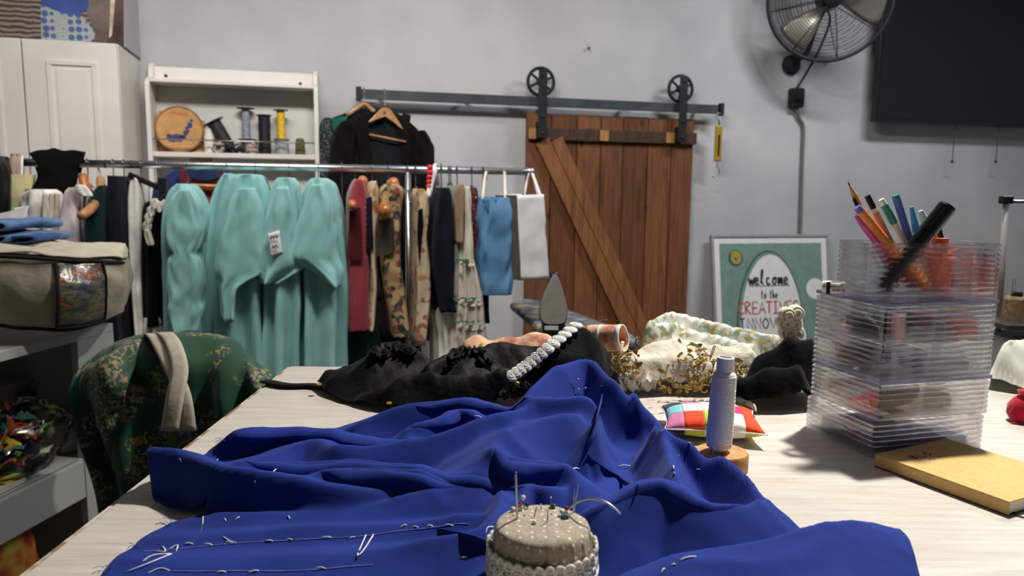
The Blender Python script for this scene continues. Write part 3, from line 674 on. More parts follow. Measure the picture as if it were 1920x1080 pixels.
# ------------------------------------------------------------------ blue garment
t = NT('blue_cotton'); f = t.noise(10, 3); t.col(t.ramp(f, [(0.3, (31, 49, 122)), (0.7, (38, 58, 142))]))
t.bump(t.noise(1400, 1), 0.3, 0.0005); MT['blue'] = t.set(0.9, spec=0.12, sheen=0.05)
outline = [(120, 1170), (205, 1078), (262, 1030), (320, 990), (400, 968), (404, 968), (318, 962), (290, 950), (278, 922), (330, 885), (380, 862), (428, 838), (424, 828), (458, 812), (560, 812), (640, 810), (700, 802), (790, 792),
           (870, 780), (990, 792), (1050, 780), (1120, 776), (1195, 790), (1250, 826), (1330, 872), (1400, 920), (1455, 985), (1474, 1022), (1492, 1034), (1610, 1012), (1655, 1024), (1700, 1085), (1740, 1175)]
ridges = [
    ([(283, 850, .042), (345, 862, .039), (410, 883, .040), (540, 902, .036), (650, 922, .028), (740, 938, .016)], .009, .035),
    ([(450, 879, .030), (556, 876, .030), (715, 884, .032), (860, 903, .030), (1000, 928, .026)], .012, .030),
    ([(585, 908, .022), (647, 889, .034), (754, 895, .034), (873, 922, .024)], .012, .03),
    ([(424, 826, .020), (457, 807, .032), (560, 812, .027), (680, 826, .022), (800, 839, .018)], .007, .014),
    ([(480, 870, .014), (586, 835, .024), (640, 852, .028), (794, 834, .036), (930, 790, .050), (1040, 762, .055)], .018, .03),
    ([(690, 797, .018), (774, 770, .034), (869, 753, .046), (944, 771, .044), (1000, 775, .05)], .014, .03),
    ([(760, 815, .028), (830, 790, .036), (872, 777, .040), (940, 800, .040)], .012, .02),
    ([(988, 756, .060), (1000, 730, .072), (1045, 696, .084), (1102, 684, .085), (1150, 722, .074), (1190, 745, .064)], .026, .03),
    ([(985, 757, .060), (1045, 750, .066), (1085, 751, .066), (1128, 757, .064), (1118, 800, .055), (1108, 835, .04)], .024, .008),
    ([(924, 846, .050), (935, 828, .05), (1000, 800, .052), (1080, 790, .05)], .03, .05),
    ([(922, 850, .052), (955, 868, .048), (1010, 874, .044), (1062, 880, .042), (1070, 915, .028), (1090, 950, .016)], .016, .03),
    ([(1190, 742, .060), (1222, 782, .055), (1242, 812, .052), (1330, 846, .048), (1398, 896, .043), (1440, 955, .033), (1460, 1010, .014)], .016, .010),
    ([(1242, 815, .052), (1255, 860, .046), (1268, 905, .05), (1282, 932, .052)], .016, .02),
    ([(1020, 1000, .018), (1097, 962, .040), (1149, 947, .046), (1238, 914, .056), (1290, 935, .052), (1340, 955, .046), (1400, 957, .041), (1430, 950, .036)], .030, .013),
    ([(900, 1040, .012), (990, 930, .028), (1028, 924, .032), (1080, 925, .022)], .012, .016),
    ([(940, 930, .028), (925, 975, .03), (880, 1005, .026), (770, 1042, .012)], .014, .02),
    ([(410, 970, .008), (640, 962, .012), (770, 936, .020), (873, 929, .022), (960, 935, .02)], .02, .006),
    ([(300, 1018, .006), (560, 1002, .010), (760, 992, .013), (930, 972, .022)], .016, .02),
    ([(240, 1062, .005), (560, 1052, .007), (760, 1040, .014), (870, 1020, .018)], .02, .025),
    ([(1080, 1105, .012), (1200, 1075, .026), (1320, 1040, .032), (1450, 1017, .036), (1600, 991, .036), (1650, 1008, .026), (1690, 1075, .006)], .05, .010),
]
blue = Heap(outline, ridges, wr=(0.0026, 17), seed=2.3, p=8, expo=1.4, aniso=1.7, cz=(0.0040, 7), tent=.9, blur=1, res=.0026, pits=[(1182, 825, .02, .028, .8), (1165, 870, .0, .034, .6), (1017, 977, .057, .050, .97), (500, 835, .0, .02, .5), (1350, 925, .0, .022, .5)])
bg = thing('blue_garment', 'unfinished royal blue cotton garment spread in folds on the table', 'garment', (0.0, 0.75, T))
blue.mesh(0.0028).build('cloth', MT['blue'], bg, True, solid=0.0008)
def strip(pts, heap, width, lift, mat, name, par, up=0.5):
    q = np.array([heap.hit(a, b) for a, b in pts]); q = cr(q, 4*len(pts)); q[:, 2] += lift
    rows = [q, q+np.array([0, -0.3, 1])*width*up]
    return MB().grid(np.array(rows)).build(name, mat, par, True, solid=0.0008)
# loose seam allowances standing on the cloth
for k, (pts, wd) in enumerate(([[(1128, 757), (1120, 790), (1112, 825), (1100, 852)], .018], [[(1100, 860), (1130, 884), (1165, 905), (1195, 922)], .010], [[(820, 1005), (880, 1018), (925, 1032)], .012])):
    strip(pts, blue, wd, -0.001, MT['blue'], 'seam_allowance', bg, 0.8)
def lip(pts, out, drop, up=.0015):
    q = cr(np.array([PZ(a, b, T+h) for a, b, h in pts]), 10*len(pts)); q[:, 2] = np.maximum(q[:, 2], T+blue.H(q[:, 0], q[:, 1]))
    tg = np.gradient(q, axis=0); fr_ = np.stack([tg[:, 1], -tg[:, 0], 0*tg[:, 0]], 1); fr_ /= np.linalg.norm(fr_, axis=1, keepdims=True)+1e-9
    u = np.linspace(0, 1, len(q))[:, None]; tp = np.sin(np.clip(u*1.0, 0, 1)*math.pi)**.5
    wob = 1+.25*np.sin(u*11+len(pts))
    rows = [q-fr_*.010*tp+UP*(-.001), q+UP*up*tp, q+fr_*out*.6*tp*wob+UP*(up*.6-drop*.12)*tp, q+fr_*out*tp*wob-UP*drop*.55*tp, q+fr_*out*.85*tp*wob-UP*drop*tp]
    MB().grid(sheet(rows, len(q), 14, .0008, 40, len(pts))).build('fold', MT['blue'], bg, True, solid=.0008)
lip([(455, 878, .030), (556, 876, .031), (715, 884, .033), (860, 903, .031), (985, 926, .026)], .010, .014)
lip([(600, 900, .026), (650, 888, .035), (754, 895, .035), (860, 920, .026)], .010, .012)
lip([(430, 822, .024), (459, 806, .033), (560, 811, .028), (680, 825, .023), (800, 838, .019)], .014, .010)
lip([(780, 771, .034), (869, 752, .047), (944, 770, .045), (990, 774, .05)], .010, .012)
lip([(770, 812, .029), (830, 789, .037), (872, 776, .041), (940, 798, .041)], .009, .012)
lip([(924, 846, .052), (955, 866, .050), (1010, 872, .046), (1060, 878, .043)], .010, .014)
lip([(1040, 990, .024), (1097, 961, .041), (1149, 946, .047), (1238, 913, .057), (1290, 934, .053), (1340, 954, .047), (1400, 956, .042)], .008, .012)
# basting stitches, chalk line and loose threads
MT['chalk'] = plain('chalk_line', (84, 98, 172), 0.9, var=0.2, nscale=80)
def stitch(pts, r=0.00055, name='basting_stitch', lift=0.0008, arch=0.0012):
    q = np.array([blue.hit(a, b) for a, b in pts]); q = cr(q, max(6, 3*len(pts))); n = len(q)
    q[:, 2] += lift+arch*np.sin(np.linspace(0, math.pi, n))
    MB().tube(q, r, 5).build(name, MT['white_thread'], bg, True)
for pts in [[(262, 1060), (285, 1046), (318, 1040)], [(235, 1075), (280, 1060), (322, 1040)], [(275, 1078), (300, 1070), (318, 1072)], [(292, 1036), (310, 1038), (305, 1026)], [(317, 1032), (333, 1026), (330, 1036)], [(345, 1022), (362, 1022)],
            [(382, 1023), (398, 1024)], [(418, 1008), (430, 1018), (443, 1020)], [(422, 1018), (440, 1022)], [(497, 1017), (512, 1017)], [(536, 1015), (548, 1014)], [(602, 1010), (625, 1011)], [(654, 1012), (670, 1010)], [(686, 1005), (670, 1045), (682, 1035), (701, 1003)],
            [(750, 992), (762, 986)], [(772, 991), (784, 991)], [(800, 989), (812, 989)], [(832, 987), (850, 988)], [(405, 1076), (425, 1075)], [(465, 1077), (485, 1072)], [(592, 1068), (610, 1068)], [(910, 1003), (915, 993), (926, 990)],
            [(505, 896), (520, 882), (548, 876)], [(478, 903), (479, 915)], [(337, 862), (340, 868)], [(340, 890), (345, 897), (352, 895)], [(370, 927), (385, 918), (410, 917)], [(402, 874), (409, 862)], [(381, 970), (380, 985)], [(420, 975), (424, 980)], [(441, 977), (450, 972)], [(540, 970), (543, 975)],
            [(888, 782), (905, 785)], [(1074, 881), (1086, 881)], [(1120, 866), (1130, 870)], [(1158, 876), (1182, 875)], [(1081, 752), (1086, 757)], [(1212, 772), (1214, 780), (1218, 785)], [(1238, 812), (1246, 808)], [(1290, 833), (1295, 833)], [(1270, 855), (1276, 861)], [(1262, 875), (1263, 882)], [(1262, 892), (1266, 890)],
            [(1240, 1077), (1246, 1068)], [(1258, 1065), (1266, 1060)], [(1275, 1052), (1290, 1049), (1305, 1046)], [(865, 1048), (880, 1050)], [(1300, 885), (1315, 882)]]:
    stitch(pts)
for pts in [[(270, 1035), (340, 1030), (450, 1022), (560, 1014), (680, 1008), (760, 998), (880, 985)], [(320, 1075), (480, 1074), (620, 1070), (700, 1062)], [(381, 972), (376, 1000)]]:
    q = cr(np.array([blue.hit(a, b) for a, b in pts]), 40); q[:, 2] = blue.base+blue.H(q[:, 0], q[:, 1])+0.0009
    MB().ribbon(q, WX, UP, 0.0010).build('chalk_mark', MT['chalk'], bg)
MT['blue_thread'] = plain('blue_thread', (60, 76, 150), 0.9, var=0.1)
rr = random.Random(3)
for (px, py, n) in ((205, 1075, 7), (318, 988, 6), (285, 850, 5), (300, 930, 4), (424, 828, 4), (1190, 748, 5), (265, 1030, 4)):
    mb = MB(); c = blue.hit(px, py)
    for k in range(n):
        e = c+np.array([-rr.uniform(.002, .012), rr.uniform(-.01, .008), rr.uniform(-.001, .006)]); e[2] = max(e[2], T+0.001)
        m_ = (c+e)/2+np.array([rr.uniform(-.003, .003), rr.uniform(-.003, .003), .003]); mb.tube(cr([c, m_, e], 7), 0.00022, 4)
    mb.build('frayed_threads', MT['blue_thread'], bg)['kind'] = 'stuff'
# straight pins left in the collar
for px, py in ((1066, 718), (1080, 735), (1067, 737), (1132, 722)):
    p = blue.hit(px, py); q = p+np.array([0.012, 0.004, 0.004]); pn = thing('dressmaking_pin', {(1066, 718): 'straight pin highest in the blue collar', (1080, 735): 'straight pin in the blue collar, lower right of a pair', (1067, 737): 'straight pin in the blue collar, lower left of a pair', (1132, 722): 'straight pin near the right edge of the blue collar'}[(px, py)], 'pin', p, 'pins in the blue garment')
    MB().tube([p-(q-p)*0.3, q], 0.0003, 5).build('shaft', MT['steel'], pn); MB().sphere(q, 0.0011, 8, 6).build('head', MT['white_thread'], pn, True)

# ------------------------------------------------------------------ pincushion
t = NT('dotted_linen'); n = t.noise(500, 2)
sx_ = t.n('ShaderNodeSeparateXYZ'); t.l(t.tc.outputs['Object'], sx_.inputs[0]); gn = t.n('ShaderNodeNewGeometry'); sn2 = t.n('ShaderNodeSeparateXYZ'); t.l(gn.outputs['Normal'], sn2.inputs[0])
at2 = t.n('ShaderNodeMath', operation='ARCTAN2'); t.l(sx_.outputs['Y'], at2.inputs[0]); t.l(sx_.outputs['X'], at2.inputs[1]); ml = t.n('ShaderNodeMath', operation='MULTIPLY'); t.l(at2.outputs[0], ml.inputs[0]); ml.inputs[1].default_value = .038
vs_ = []
for ca_, cb2 in ((ml.outputs[0], sx_.outputs['Z']), (sx_.outputs['X'], sx_.outputs['Y'])):
    cx_ = t.n('ShaderNodeCombineXYZ'); t.l(ca_, cx_.inputs[0]); t.l(cb2, cx_.inputs[1]); vr = t.n('ShaderNodeTexVoronoi', voronoi_dimensions='2D'); vr.inputs['Scale'].default_value = 110; vr.inputs['Randomness'].default_value = .25; t.l(cx_.outputs[0], vr.inputs['Vector']); vs_.append(t.ramp(vr.outputs['Distance'], [(0.10, (1, 1, 1, 1)), (0.14, (0, 0, 0, 1))]))
top_m = t.ramp(sn2.outputs['Z'], [(.6, (0, 0, 0, 1)), (.7, (1, 1, 1, 1))])
t.col(t.mix(t.mix(top_m, vs_[0], vs_[1]), t.ramp(n, [(0.3, (152, 142, 126)), (0.7, (182, 172, 154))]), (226, 220, 208)))
t.bump(n, 0.3, 0.0008); MT['linen'] = t.set(0.9, spec=0.2)
MT['lace'] = cloth('white_lace', (222, 218, 210), 0.05)
pcx, pcy = PZ(1017, 978, T+.057)[:2]; pcz = T+0.006
pc = thing('pincushion', 'round dotted linen pincushion with white lace band and pins', 'pincushion', (pcx, pcy, pcz))
n_t = 160; V = []
prof = [(.037, 0), (.0388, .004), (.0392, .012), (.0388, .024), (.0375, .034), (.0362, .043), (.0352, .0468), (.0335, .0492), (.0295, .0504), (.022, .0512), (.012, .0518), (.0005, .052)]
pleats = [(-2.75, .05), (-2.45, .05), (-2.1, .06), (-1.86, .06), (-1.52, .07), (-1.25, .05), (-1.0, .06), (-.7, .06), (-.3, .06), (.2, .06), (.8, .06), (1.5, .06), (2.2, .06), (2.8, .06)]
profs = cr(prof, 40)
for r, z in profs:
    for k in range(n_t):
        a = 2*math.pi*k/n_t-math.pi; d = 0
        for pa, pw in pleats:
            da = (a-pa+math.pi) % (2*math.pi)-math.pi
            d += max(0, 1-abs(da)/(pw*0.55))*0.0022 if da < 0 else max(0, 1-da/(pw*2.6))*-0.0011
        env_ = min(1, z/0.006)*max(0, min(1, (0.05-z)/0.012)); rr_ = r-d*env_
        zz = z+0.0012*fbm(r*60*math.cos(a), r*60*math.sin(a), 3, 2)*(z > 0.04)
        V.append((pcx+rr_*math.cos(a), pcy+rr_*math.sin(a), pcz+zz))
F = [(i*n_t+k, i*n_t+(k+1) % n_t, (i+1)*n_t+(k+1) % n_t, (i+1)*n_t+k) for i in range(len(profs)-1) for k in range(n_t)]
F.append(tuple(range(n_t-1, -1, -1)))
MB().add(V, F).build('cushion', MT['linen'], pc, True)
# lace band: scalloped edge, a row of diamonds, lower border
def cyl(a, r, z): return np.array([pcx+r*math.cos(a), pcy+r*math.sin(a), pcz+z])
lace = MB(); N = 34
for k in range(N):
    a = 2*math.pi*k/N; da = math.pi/N
    for (z0, h_, ph) in ((0.0300, .0055, 0), (0.0190, .005, 0.5)):
        aa = a+ph*2*da
        lace.tube([cyl(aa+da*q, .0405+.0006*math.sin(k*2.1), z0+h_*math.sqrt(max(0, 1-q*q))) for q in np.linspace(-1, 1, 9)], .0012, 5)
        rows = [[cyl(aa+da*q, .0402, z0-0.002+(h_+0.001)*s_*math.sqrt(max(0, 1-q*q))) for q in np.linspace(-.95, .95, 7)] for s_ in (0, 1)]
        lace.grid(rows)
    for s_ in (1, -1):
        lace.tube([cyl(a-s_*da, .0404, .0290), cyl(a, .0407, .0250), cyl(a+s_*da, .0404, .0210)], .0011, 5)
lace.tube([cyl(q, .0403, .0293) for q in np.linspace(0, 2*math.pi, 100, endpoint=False)], .0011, 5, closed=True)
lace.tube([cyl(q, .0403, .0165) for q in np.linspace(0, 2*math.pi, 100, endpoint=False)], .0025, 6, closed=True)
lace.build('lace_band', MT['lace'], pc, True, solid=0.0004)
def top_at(px, py):
    v = ray(px, py); k = (pcz+0.0512-CAMZ)/v[2]; return CAM+v*k
PINC = {'white': (236, 232, 224), 'pink': (214, 44, 92), 'black': (18, 18, 22), 'teal': (22, 92, 102), 'red': (150, 22, 40), 'cream': (222, 210, 186)}
for c_ in PINC: MT['pin_'+c_] = plain('pin_head_'+c_, PINC[c_], 0.2, var=0, coat=0.5)
def pin(base, tip, col, label, hr=0.0019, r=0.0004, square=False):
    b_ = top_at(*base); dd = np.hypot(b_[0]-pcx, b_[1]-pcy)
    e_ = P(tip[0], tip[1], b_[1]+0.001)
    o = thing('sewing_pin', label, 'pin', b_, 'pins in the pincushion')
    dv = (b_-e_)/np.linalg.norm(b_-e_); MB().tube([b_+dv*0.012, e_], r, 6).build('shaft', MT['steel'], o, True)
    if col:
        if square: MB().box(e_, (hr*2.1, hr*2.1, hr*1.8)).build('head', MT['pin_'+col], o, bevel=0.0006)
        else: MB().sphere(e_, hr, 14, 10).build('head', MT['pin_'+col], o, True)
    else: MB().sphere(e_, r*1.8, 8, 6).build('head', MT['steel'], o, True)
pin((983, 955), (981, 933), 'white', 'tall white-headed pin at the back of the pincushion')
pin((972, 956), (972, 945), 'pink', 'pink-headed pin beside the tall needle in the pincushion')
pin((989, 952), (988, 946), 'black', 'round black-headed pin at the back left of the pincushion')
pin((961, 960), (962, 955), 'cream', 'cream-headed pin at the left edge of the pincushion', 0.0021)
pin((980, 956), (977, 950), 'cream', 'cream pin head between the pink and black heads', 0.0021)
pin((1037, 953), (1036, 949), 'black', 'black bead-headed pin at the middle back of the pincushion', 0.002, square=True)
pin((1053, 968), (1053, 959), 'white', 'white-headed pin next to the teal bead pin')
pin((1003, 984), (1002, 979), 'white', 'white-headed pin near the front of the pincushion')
pin((1060, 973), (1060, 969), 'teal', 'teal glass bead pin on the right of the pincushion', 0.0024, square=True)
pin((1063, 962), (1062, 953), 'red', 'dark red-headed pin at the right of the pincushion', 0.0018)
pin((1001, 971), (1006, 951), None, 'plain steel pin leaning right near the pincushion centre')
pin((1026, 982), (1027, 957), None, 'plain upright steel pin nearest the front rim')
pin((1032, 955), (1033, 933), None, 'plain steel pin beside the black bead pin')
pin((1015, 956), (1014, 946), None, 'short bent steel pin at the middle back')
pin((1014, 967), (1013, 965), None, 'steel pin pushed almost flush at the pincushion centre')
pin((983, 968), (983, 966), None, 'steel pin pushed almost flush on the left')
pin((1034, 968), (1034, 963), None, 'short steel pin right of the pincushion centre')
pin((963, 968), (963, 965), None, 'steel pin pushed almost flush by the left rim')
def needle(base, tip, label, r):
    b_ = top_at(*base); e_ = P(tip[0], tip[1], b_[1]+0.001); dv = (b_-e_)/np.linalg.norm(b_-e_)
    o = MB().tube([b_+dv*0.015, b_, e_*0.95+b_*0.05, e_], [r*0.4, r, r, r*0.6], 8).build('sewing_needle', MT['steel'], None, True, base=b_); tag(o, label, 'needle', 'needles in the pincushion')
needle((970, 973), (967, 885), 'tall thick steel needle standing at the left of the pincushion', .0010)
needle((1076, 960), (1085, 905), 'long thin needle leaning right at the pincushion edge', .0006)
needle((1075, 956), (1077, 916), 'fine needle just behind the long thin leaning needle', .0004)
b_ = top_at(1058, 963); pts = [b_-UP*0.006, b_]+[P(a, c, b_[1]-0.004*i) for i, (a, c) in enumerate(((1070, 951), (1088, 939), (1110, 935), (1135, 941), (1152, 953), (1164, 965)))]
tag(MB().tube(cr(pts, 40), np.concatenate([np.linspace(.0004, .0009, 14), np.full(18, .0009), np.linspace(.0009, .0006, 8)]), 8).build('curved_needle', MT['steel'], None, True, base=b_), 'curved upholstery needle arching over the right rim of the pincushion', 'needle', 'needles in the pincushion')

# ------------------------------------------------------------------ thread spool on its wooden stand
sb = PZ(1352, 878, T); st = thing('spool_stand', 'round pale wooden stand under the white thread spool', 'stand', sb)
MT['pale_wood'] = wood('pale_wood', (190, 140, 88), 14, 0.75)
MB().lathe([(.027, 0), (.0285, .002), (.0285, .018), (.027, .02), (.0, .02)], sb, 36).build('disc', MT['pale_wood'], st, 'auto')
d_ = np.array([0.035, 0.01, 1.0]); d_ /= np.linalg.norm(d_); ex = np.cross([0, 1, 0], d_); ex /= np.linalg.norm(ex); SAx = np.array([ex, np.cross(d_, ex), d_])
s0_ = sb+UP*0.0205+np.array([-0.004, 0, 0])
MB().tube([sb+UP*0.018, s0_+d_*0.08], 0.003, 8).build('peg', MT['pale_wood'], st)
spo = thing('thread_spool', 'tall spool of white thread on a paper tube', 'spool', s0_)
MB().lathe([(.0086, 0), (.0092, .001), (.0092, .104), (.0084, .1045), (.0072, .1045), (.0072, .09)], s0_, 28, SAx).build('tube', plain('paper_tube', (222, 222, 226), 0.7, var=0.02), spo, 'auto')
MB().lathe([(.0093, .002), (.0132, .005), (.0142, .02), (.0138, .05), (.0128, .082), (.0118, .087), (.0093, .089)], s0_, 36, SAx).build('core', MT['white_thread'], spo, True)
mb = MB(); N = 900; hel = []
for k in range(N):
    u = k/(N-1); z = .006+.078*(0.5-0.5*math.cos(u*math.pi*9)); r = np.interp(z, [.005, .02, .05, .082], [.0133, .0143, .0139, .0129]); a = u*math.pi*2*62
    hel.append(s0_+SAx[0]*r*math.cos(a)+SAx[1]*r*math.sin(a)+d_*z)
mb.tube(hel, 0.00032, 4).build('wound_thread', MT['white_thread'], spo, True)
for k, pts in enumerate([[(1362, 740), (1372, 720), (1368, 745), (1363, 760)], [(1335, 805), (1332, 825), (1340, 845)], [(1333, 800), (1342, 822), (1336, 850)]]):
    MB().tube(cr([P(a, b, s0_[1]-0.0155) for a, b in pts], 14), 0.0003, 4).build('loose_thread', MT['white_thread'], spo, True)

# ------------------------------------------------------------------ patchwork pillow
pb = PZ(1331, 812, T); pl = thing('patchwork_pillow', 'small colourful patchwork pillow behind the thread spool', 'pillow', pb)
pr = math.radians(-8); pxv = np.array([math.cos(pr), math.sin(pr), 0]); pyv = np.array([-math.sin(pr), math.cos(pr), 0])
LX, LY, TH = .060, .05, .0165
def pil(u, v, top):
    e = max(0.0, (1-abs(u)**2.4))*max(0.0, (1-abs(v)**2.4)); z = TH*e**0.5
    sx = 1-0.1*(1-v*v)*abs(u)**6; sy_ = 1-0.1*(1-u*u)*abs(v)**6
    return pb+pxv*u*LX*sx+pyv*v*LY*sy_+UP*(0.0175+(z if top else -z*0.95))
pal = [(232, 228, 220), (214, 52, 118), (226, 74, 36), (36, 46, 62), (120, 196, 206), (206, 120, 160), (188, 204, 60), (226, 74, 36), (232, 228, 220)]
names = {}
us = np.linspace(-1, 1, 6); vs = np.linspace(-1, 1, 4); k = 0
order = [5, 2, 6, 0, 7, 4, 0, 0, 1, 2, 3, 5, 0, 8, 7]
for top in (1, 0):
    k = 0
    for j in range(3):
        for i in range(5):
            c_ = pal[order[k] if top else [3, 6, 0, 8, 6, 4, 0, 2, 0, 1, 2, 6, 0, 5, 7][k]]
            m_ = MT.setdefault(('patch', c_), cloth('patch_cloth', c_, 0.06))
            A = [[pil(u, v, top)+0*UP for u in np.linspace(us[i], us[i+1], 7)] for v in np.linspace(vs[j], vs[j+1], 9)]
            MB().grid(A).build('patch', m_, pl, True, solid=0.0006); k += 1
rim = [pil(u, v, 1) for u, v in [(q, -1) for q in np.linspace(-1, 1, 14)]+[(1, q) for q in np.linspace(-1, 1, 14)[1:]]+[(q, 1) for q in np.linspace(1, -1, 14)[1:]]+[(-1, q) for q in np.linspace(1, -1, 14)[1:-1]]]
MB().tube(rim, 0.0009, 5, closed=True).build('seam', MT['white_thread'], pl, True)

# ------------------------------------------------------------------ notebook
z1 = T+.0145; A_ = PZ(1641, 851, z1); B_ = PZ(1893, 941, z1); C_ = PZ(1836, 843, z1)
ny = (B_-A_); ny[2] = 0; L_ = float(np.linalg.norm(ny)); ny /= L_; nx = np.array([-ny[1], ny[0], 0]); W_ = .126
NA = np.array([nx, ny, -UP]); NF = lambda x, y, z: A_*[1, 1, 0]+nx*x+ny*y+UP*(T+z)
nb = thing('notebook', 'closed kraft brown notebook in front of the acrylic drawers', 'notebook', NF(W_/2, L_/2, 0))
MT['cover'] = plain('notebook_cover', (208, 172, 106), 0.75, var=0.04, nscale=120, bump=0.05); MT['paper'] = plain('paper_pages', (232, 228, 214), 0.8, var=0.03)
MB().box(NF(W_/2, L_/2, .0138), (W_, L_, .0014), NA).build('front_cover', MT['cover'], nb, bevel=0.0006)
MB().box(NF(W_/2, L_/2, .0007), (W_, L_, .0014), NA).build('back_cover', plain('notebook_back', (58, 62, 44), 0.7, var=0.3, nscale=60), nb, bevel=0.0006)
MB().box(NF(.0008, L_/2, .00725), (.0016, L_, .0117), NA).build('spine', MT['cover'], nb)
MB().box(NF(W_/2, L_/2, .00725), (W_-.005, L_-.003, .0115), NA).build('pages', MT['paper'], nb)
nplace = lambda x, y: NF(x, y, .0147)
mt_ink = plain('cover_ink', (46, 40, 30), 0.8, var=0)
mb = letters('BLO', 0, 1, 0, 1, lambda x, y: NF(.024+x*.034+y*.003, .030-y*.009, .01465), UP, 0.0016)
o = mb.build('cover_lettering', mt_ink, nb)
MB().ribbon([NF(.0545, .0195, .01465), NF(.058, .0165, .01465)], WX, UP, .0012).build('cover_lettering', mt_ink, nb)
mb = MB()
mb.ribbon([NF(.036, .0405, .01465), NF(.038, .037, .01465)], WX, UP, .001)
q = [NF(.043+.0024*math.cos(a), .0385+.0024*math.sin(a), .01465) for a in np.linspace(0, 6.3, 14)]; mb.ribbon(q, WX, UP, .0009)
for k in range(9): mb.ribbon([NF(.05+k*.0022, .039, .01465), NF(.0515+k*.0022, .0385, .01465)], WX, UP, .0007)
mb.build('cover_lettering', mt_ink, nb)
MB().tube(cr([NF(.01, L_-.002, .002), NF(.008, L_+.006, .001), NF(.014, L_+.02, .001), NF(.02, L_+.03, .001)], 12), .0007, 5).build('ribbon_marker', MT['dark_slot'], nb)

# ================================================================== ACRYLIC DRAWERS
def acrylic(name, tint=(0.96, 0.96, 0.97), clear=0.5, rough=0.02):
    t = NT(name); N = t.t.nodes
    g = N.new('ShaderNodeBsdfGlass'); g.inputs['Color'].default_value = (*tint, 1); g.inputs['Roughness'].default_value = rough; g.inputs['IOR'].default_value = 1.42
    tr = N.new('ShaderNodeBsdfTransparent'); tr.inputs['Color'].default_value = (*tint, 1)
    m = N.new('ShaderNodeMixShader'); m.inputs[0].default_value = clear
    t.l(g.outputs[0], m.inputs[1]); t.l(tr.outputs[0], m.inputs[2]); t.l(m.outputs[0], N['Material Output'].inputs['Surface'])
    return t.m
MT['acrylic'] = acrylic('clear_acrylic'); MT['acrylic_edge'] = acrylic('acrylic_slab', (0.80, 0.80, 0.88), 0.3)
k0 = PZ(1641, 858, T); kl = PZ(1482, 801, T); kr = PZ(1846, 839, T)
bx_ = kr-k0; bx_[2] = 0; BW = float(np.linalg.norm(bx_)); bx_ /= BW; by_ = np.array([-bx_[1], bx_[0], 0]); BD = float(np.dot(kl-k0, by_)); BA = np.array([bx_, by_, UP])
BF = lambda x, y, z: k0*[1, 1, 0]+bx_*x+by_*y+UP*(T+z)
def rrect(w, d, r, n=5, o=(0, 0)):
    P_ = []
    for cx, cy, a0 in ((w-r, r, -90), (w-r, d-r, 0), (r, d-r, 90), (r, r, 180)):
        for q in range(n): a = math.radians(a0+90*q/(n-1)); P_.append((cx+r*math.cos(a)+o[0], cy+r*math.sin(a)+o[1]))
    return P_
def ribbed(F, w, d, z0, z1, nr, rib=0.0017, wall=0.0018, r=0.003, lid=False):
    """open box whose outer walls carry rounded horizontal ribs"""
    V = []; Fc = []; lv = []
    ns = nr*6
    for k in range(ns+1):
        u = k/ns; lv.append((z0+(z1-z0)*u, rib*abs(math.sin(u*nr*math.pi))**0.7))
    rings = []
    for z, o in lv: rings.append([F(a, b, z) for a, b in rrect(w+2*o, d+2*o, r+o, 5, (-o, -o))])
    for z in (z1, z0+wall): rings.append([F(a, b, z) for a, b in rrect(w-2*wall, d-2*wall, r, 5, (wall, wall))])
    n = len(rings[0]); V = np.array(rings).reshape(-1, 3)
    for i in range(len(rings)-1): Fc += [(i*n+k, i*n+(k+1) % n, (i+1)*n+(k+1) % n, (i+1)*n+k) for k in range(n)]
    Fc += [tuple(range(n-1, -1, -1)), tuple(range((len(rings)-1)*n, len(rings)*n))]
    return MB().add(V, Fc)
def slab(F, w, d, z0, z1, o=0.002):
    r = [[F(a, b, z) for a, b in rrect(w+2*o, d+2*o, 0.004, 5, (-o, -o))] for z in (z0, z1)]; n = len(r[0])
    return MB().add(np.array(r).reshape(-1, 3), [(k, (k+1) % n, n+(k+1) % n, n+k) for k in range(n)]+[tuple(range(n-1, -1, -1)), tuple(range(n, 2*n))])
uz = 0.0
for u, lab in enumerate(('lower clear ribbed acrylic two-drawer box standing on the table', 'upper clear ribbed acrylic two-drawer box stacked on its twin')):
    z = u*0.0905; bo = thing('acrylic_drawer_box', lab, 'drawer box', BF(BW/2, BD/2, z))
    sh = -0.004 if u == 0 else 0.0
    for q in range(2):
        ribbed(lambda a, b, c: BF(a+(0.0 if q or u else sh), b, c), BW-0.002, BD, z+0.0006+q*0.0425, z+0.0415+q*0.0425, 7).build('drawer', MT['acrylic'], bo, 'auto')
    slab(BF, BW, BD, z+0.0856, z+0.0900).build('top_plate', MT['acrylic_edge'], bo, 'auto', bevel=0.0008)
ZL = 0.1812
def inbox(name, lab, cat, c, size, col, z, rough=0.6, rot=0.0):
    m_ = MT.setdefault(('in', col), plain('content', col, rough, var=0.12))
    ax = np.array([bx_*math.cos(rot)+by_*math.sin(rot), -bx_*math.sin(rot)+by_*math.cos(rot), UP])
    return tag(MB().box(BF(c[0], c[1], z+size[2]/2), size, ax).build(name, m_, None, bevel=min(size)*0.3), lab, cat)
d1, d2, d3, d4 = 0.0026, 0.0451, 0.0931, 0.1356
inbox('pencil_case', 'long black case lying in the topmost drawer', 'case', (.062, .055), (.09, .07, .02), (24, 24, 28), d4)
inbox('eraser', 'pale pink block leaning in the topmost drawer', 'eraser', (.028, .012), (.012, .012, .03), (236, 190, 190), d4)
inbox('red_ribbon_pack', 'red packet at the right of the topmost drawer', 'packet', (.125, .03), (.03, .045, .018), (196, 70, 62), d4)
inbox('grey_pouch', 'grey folded pouch in the second drawer from the top', 'pouch', (.04, .08), (.05, .05, .022), (120, 112, 118), d3)
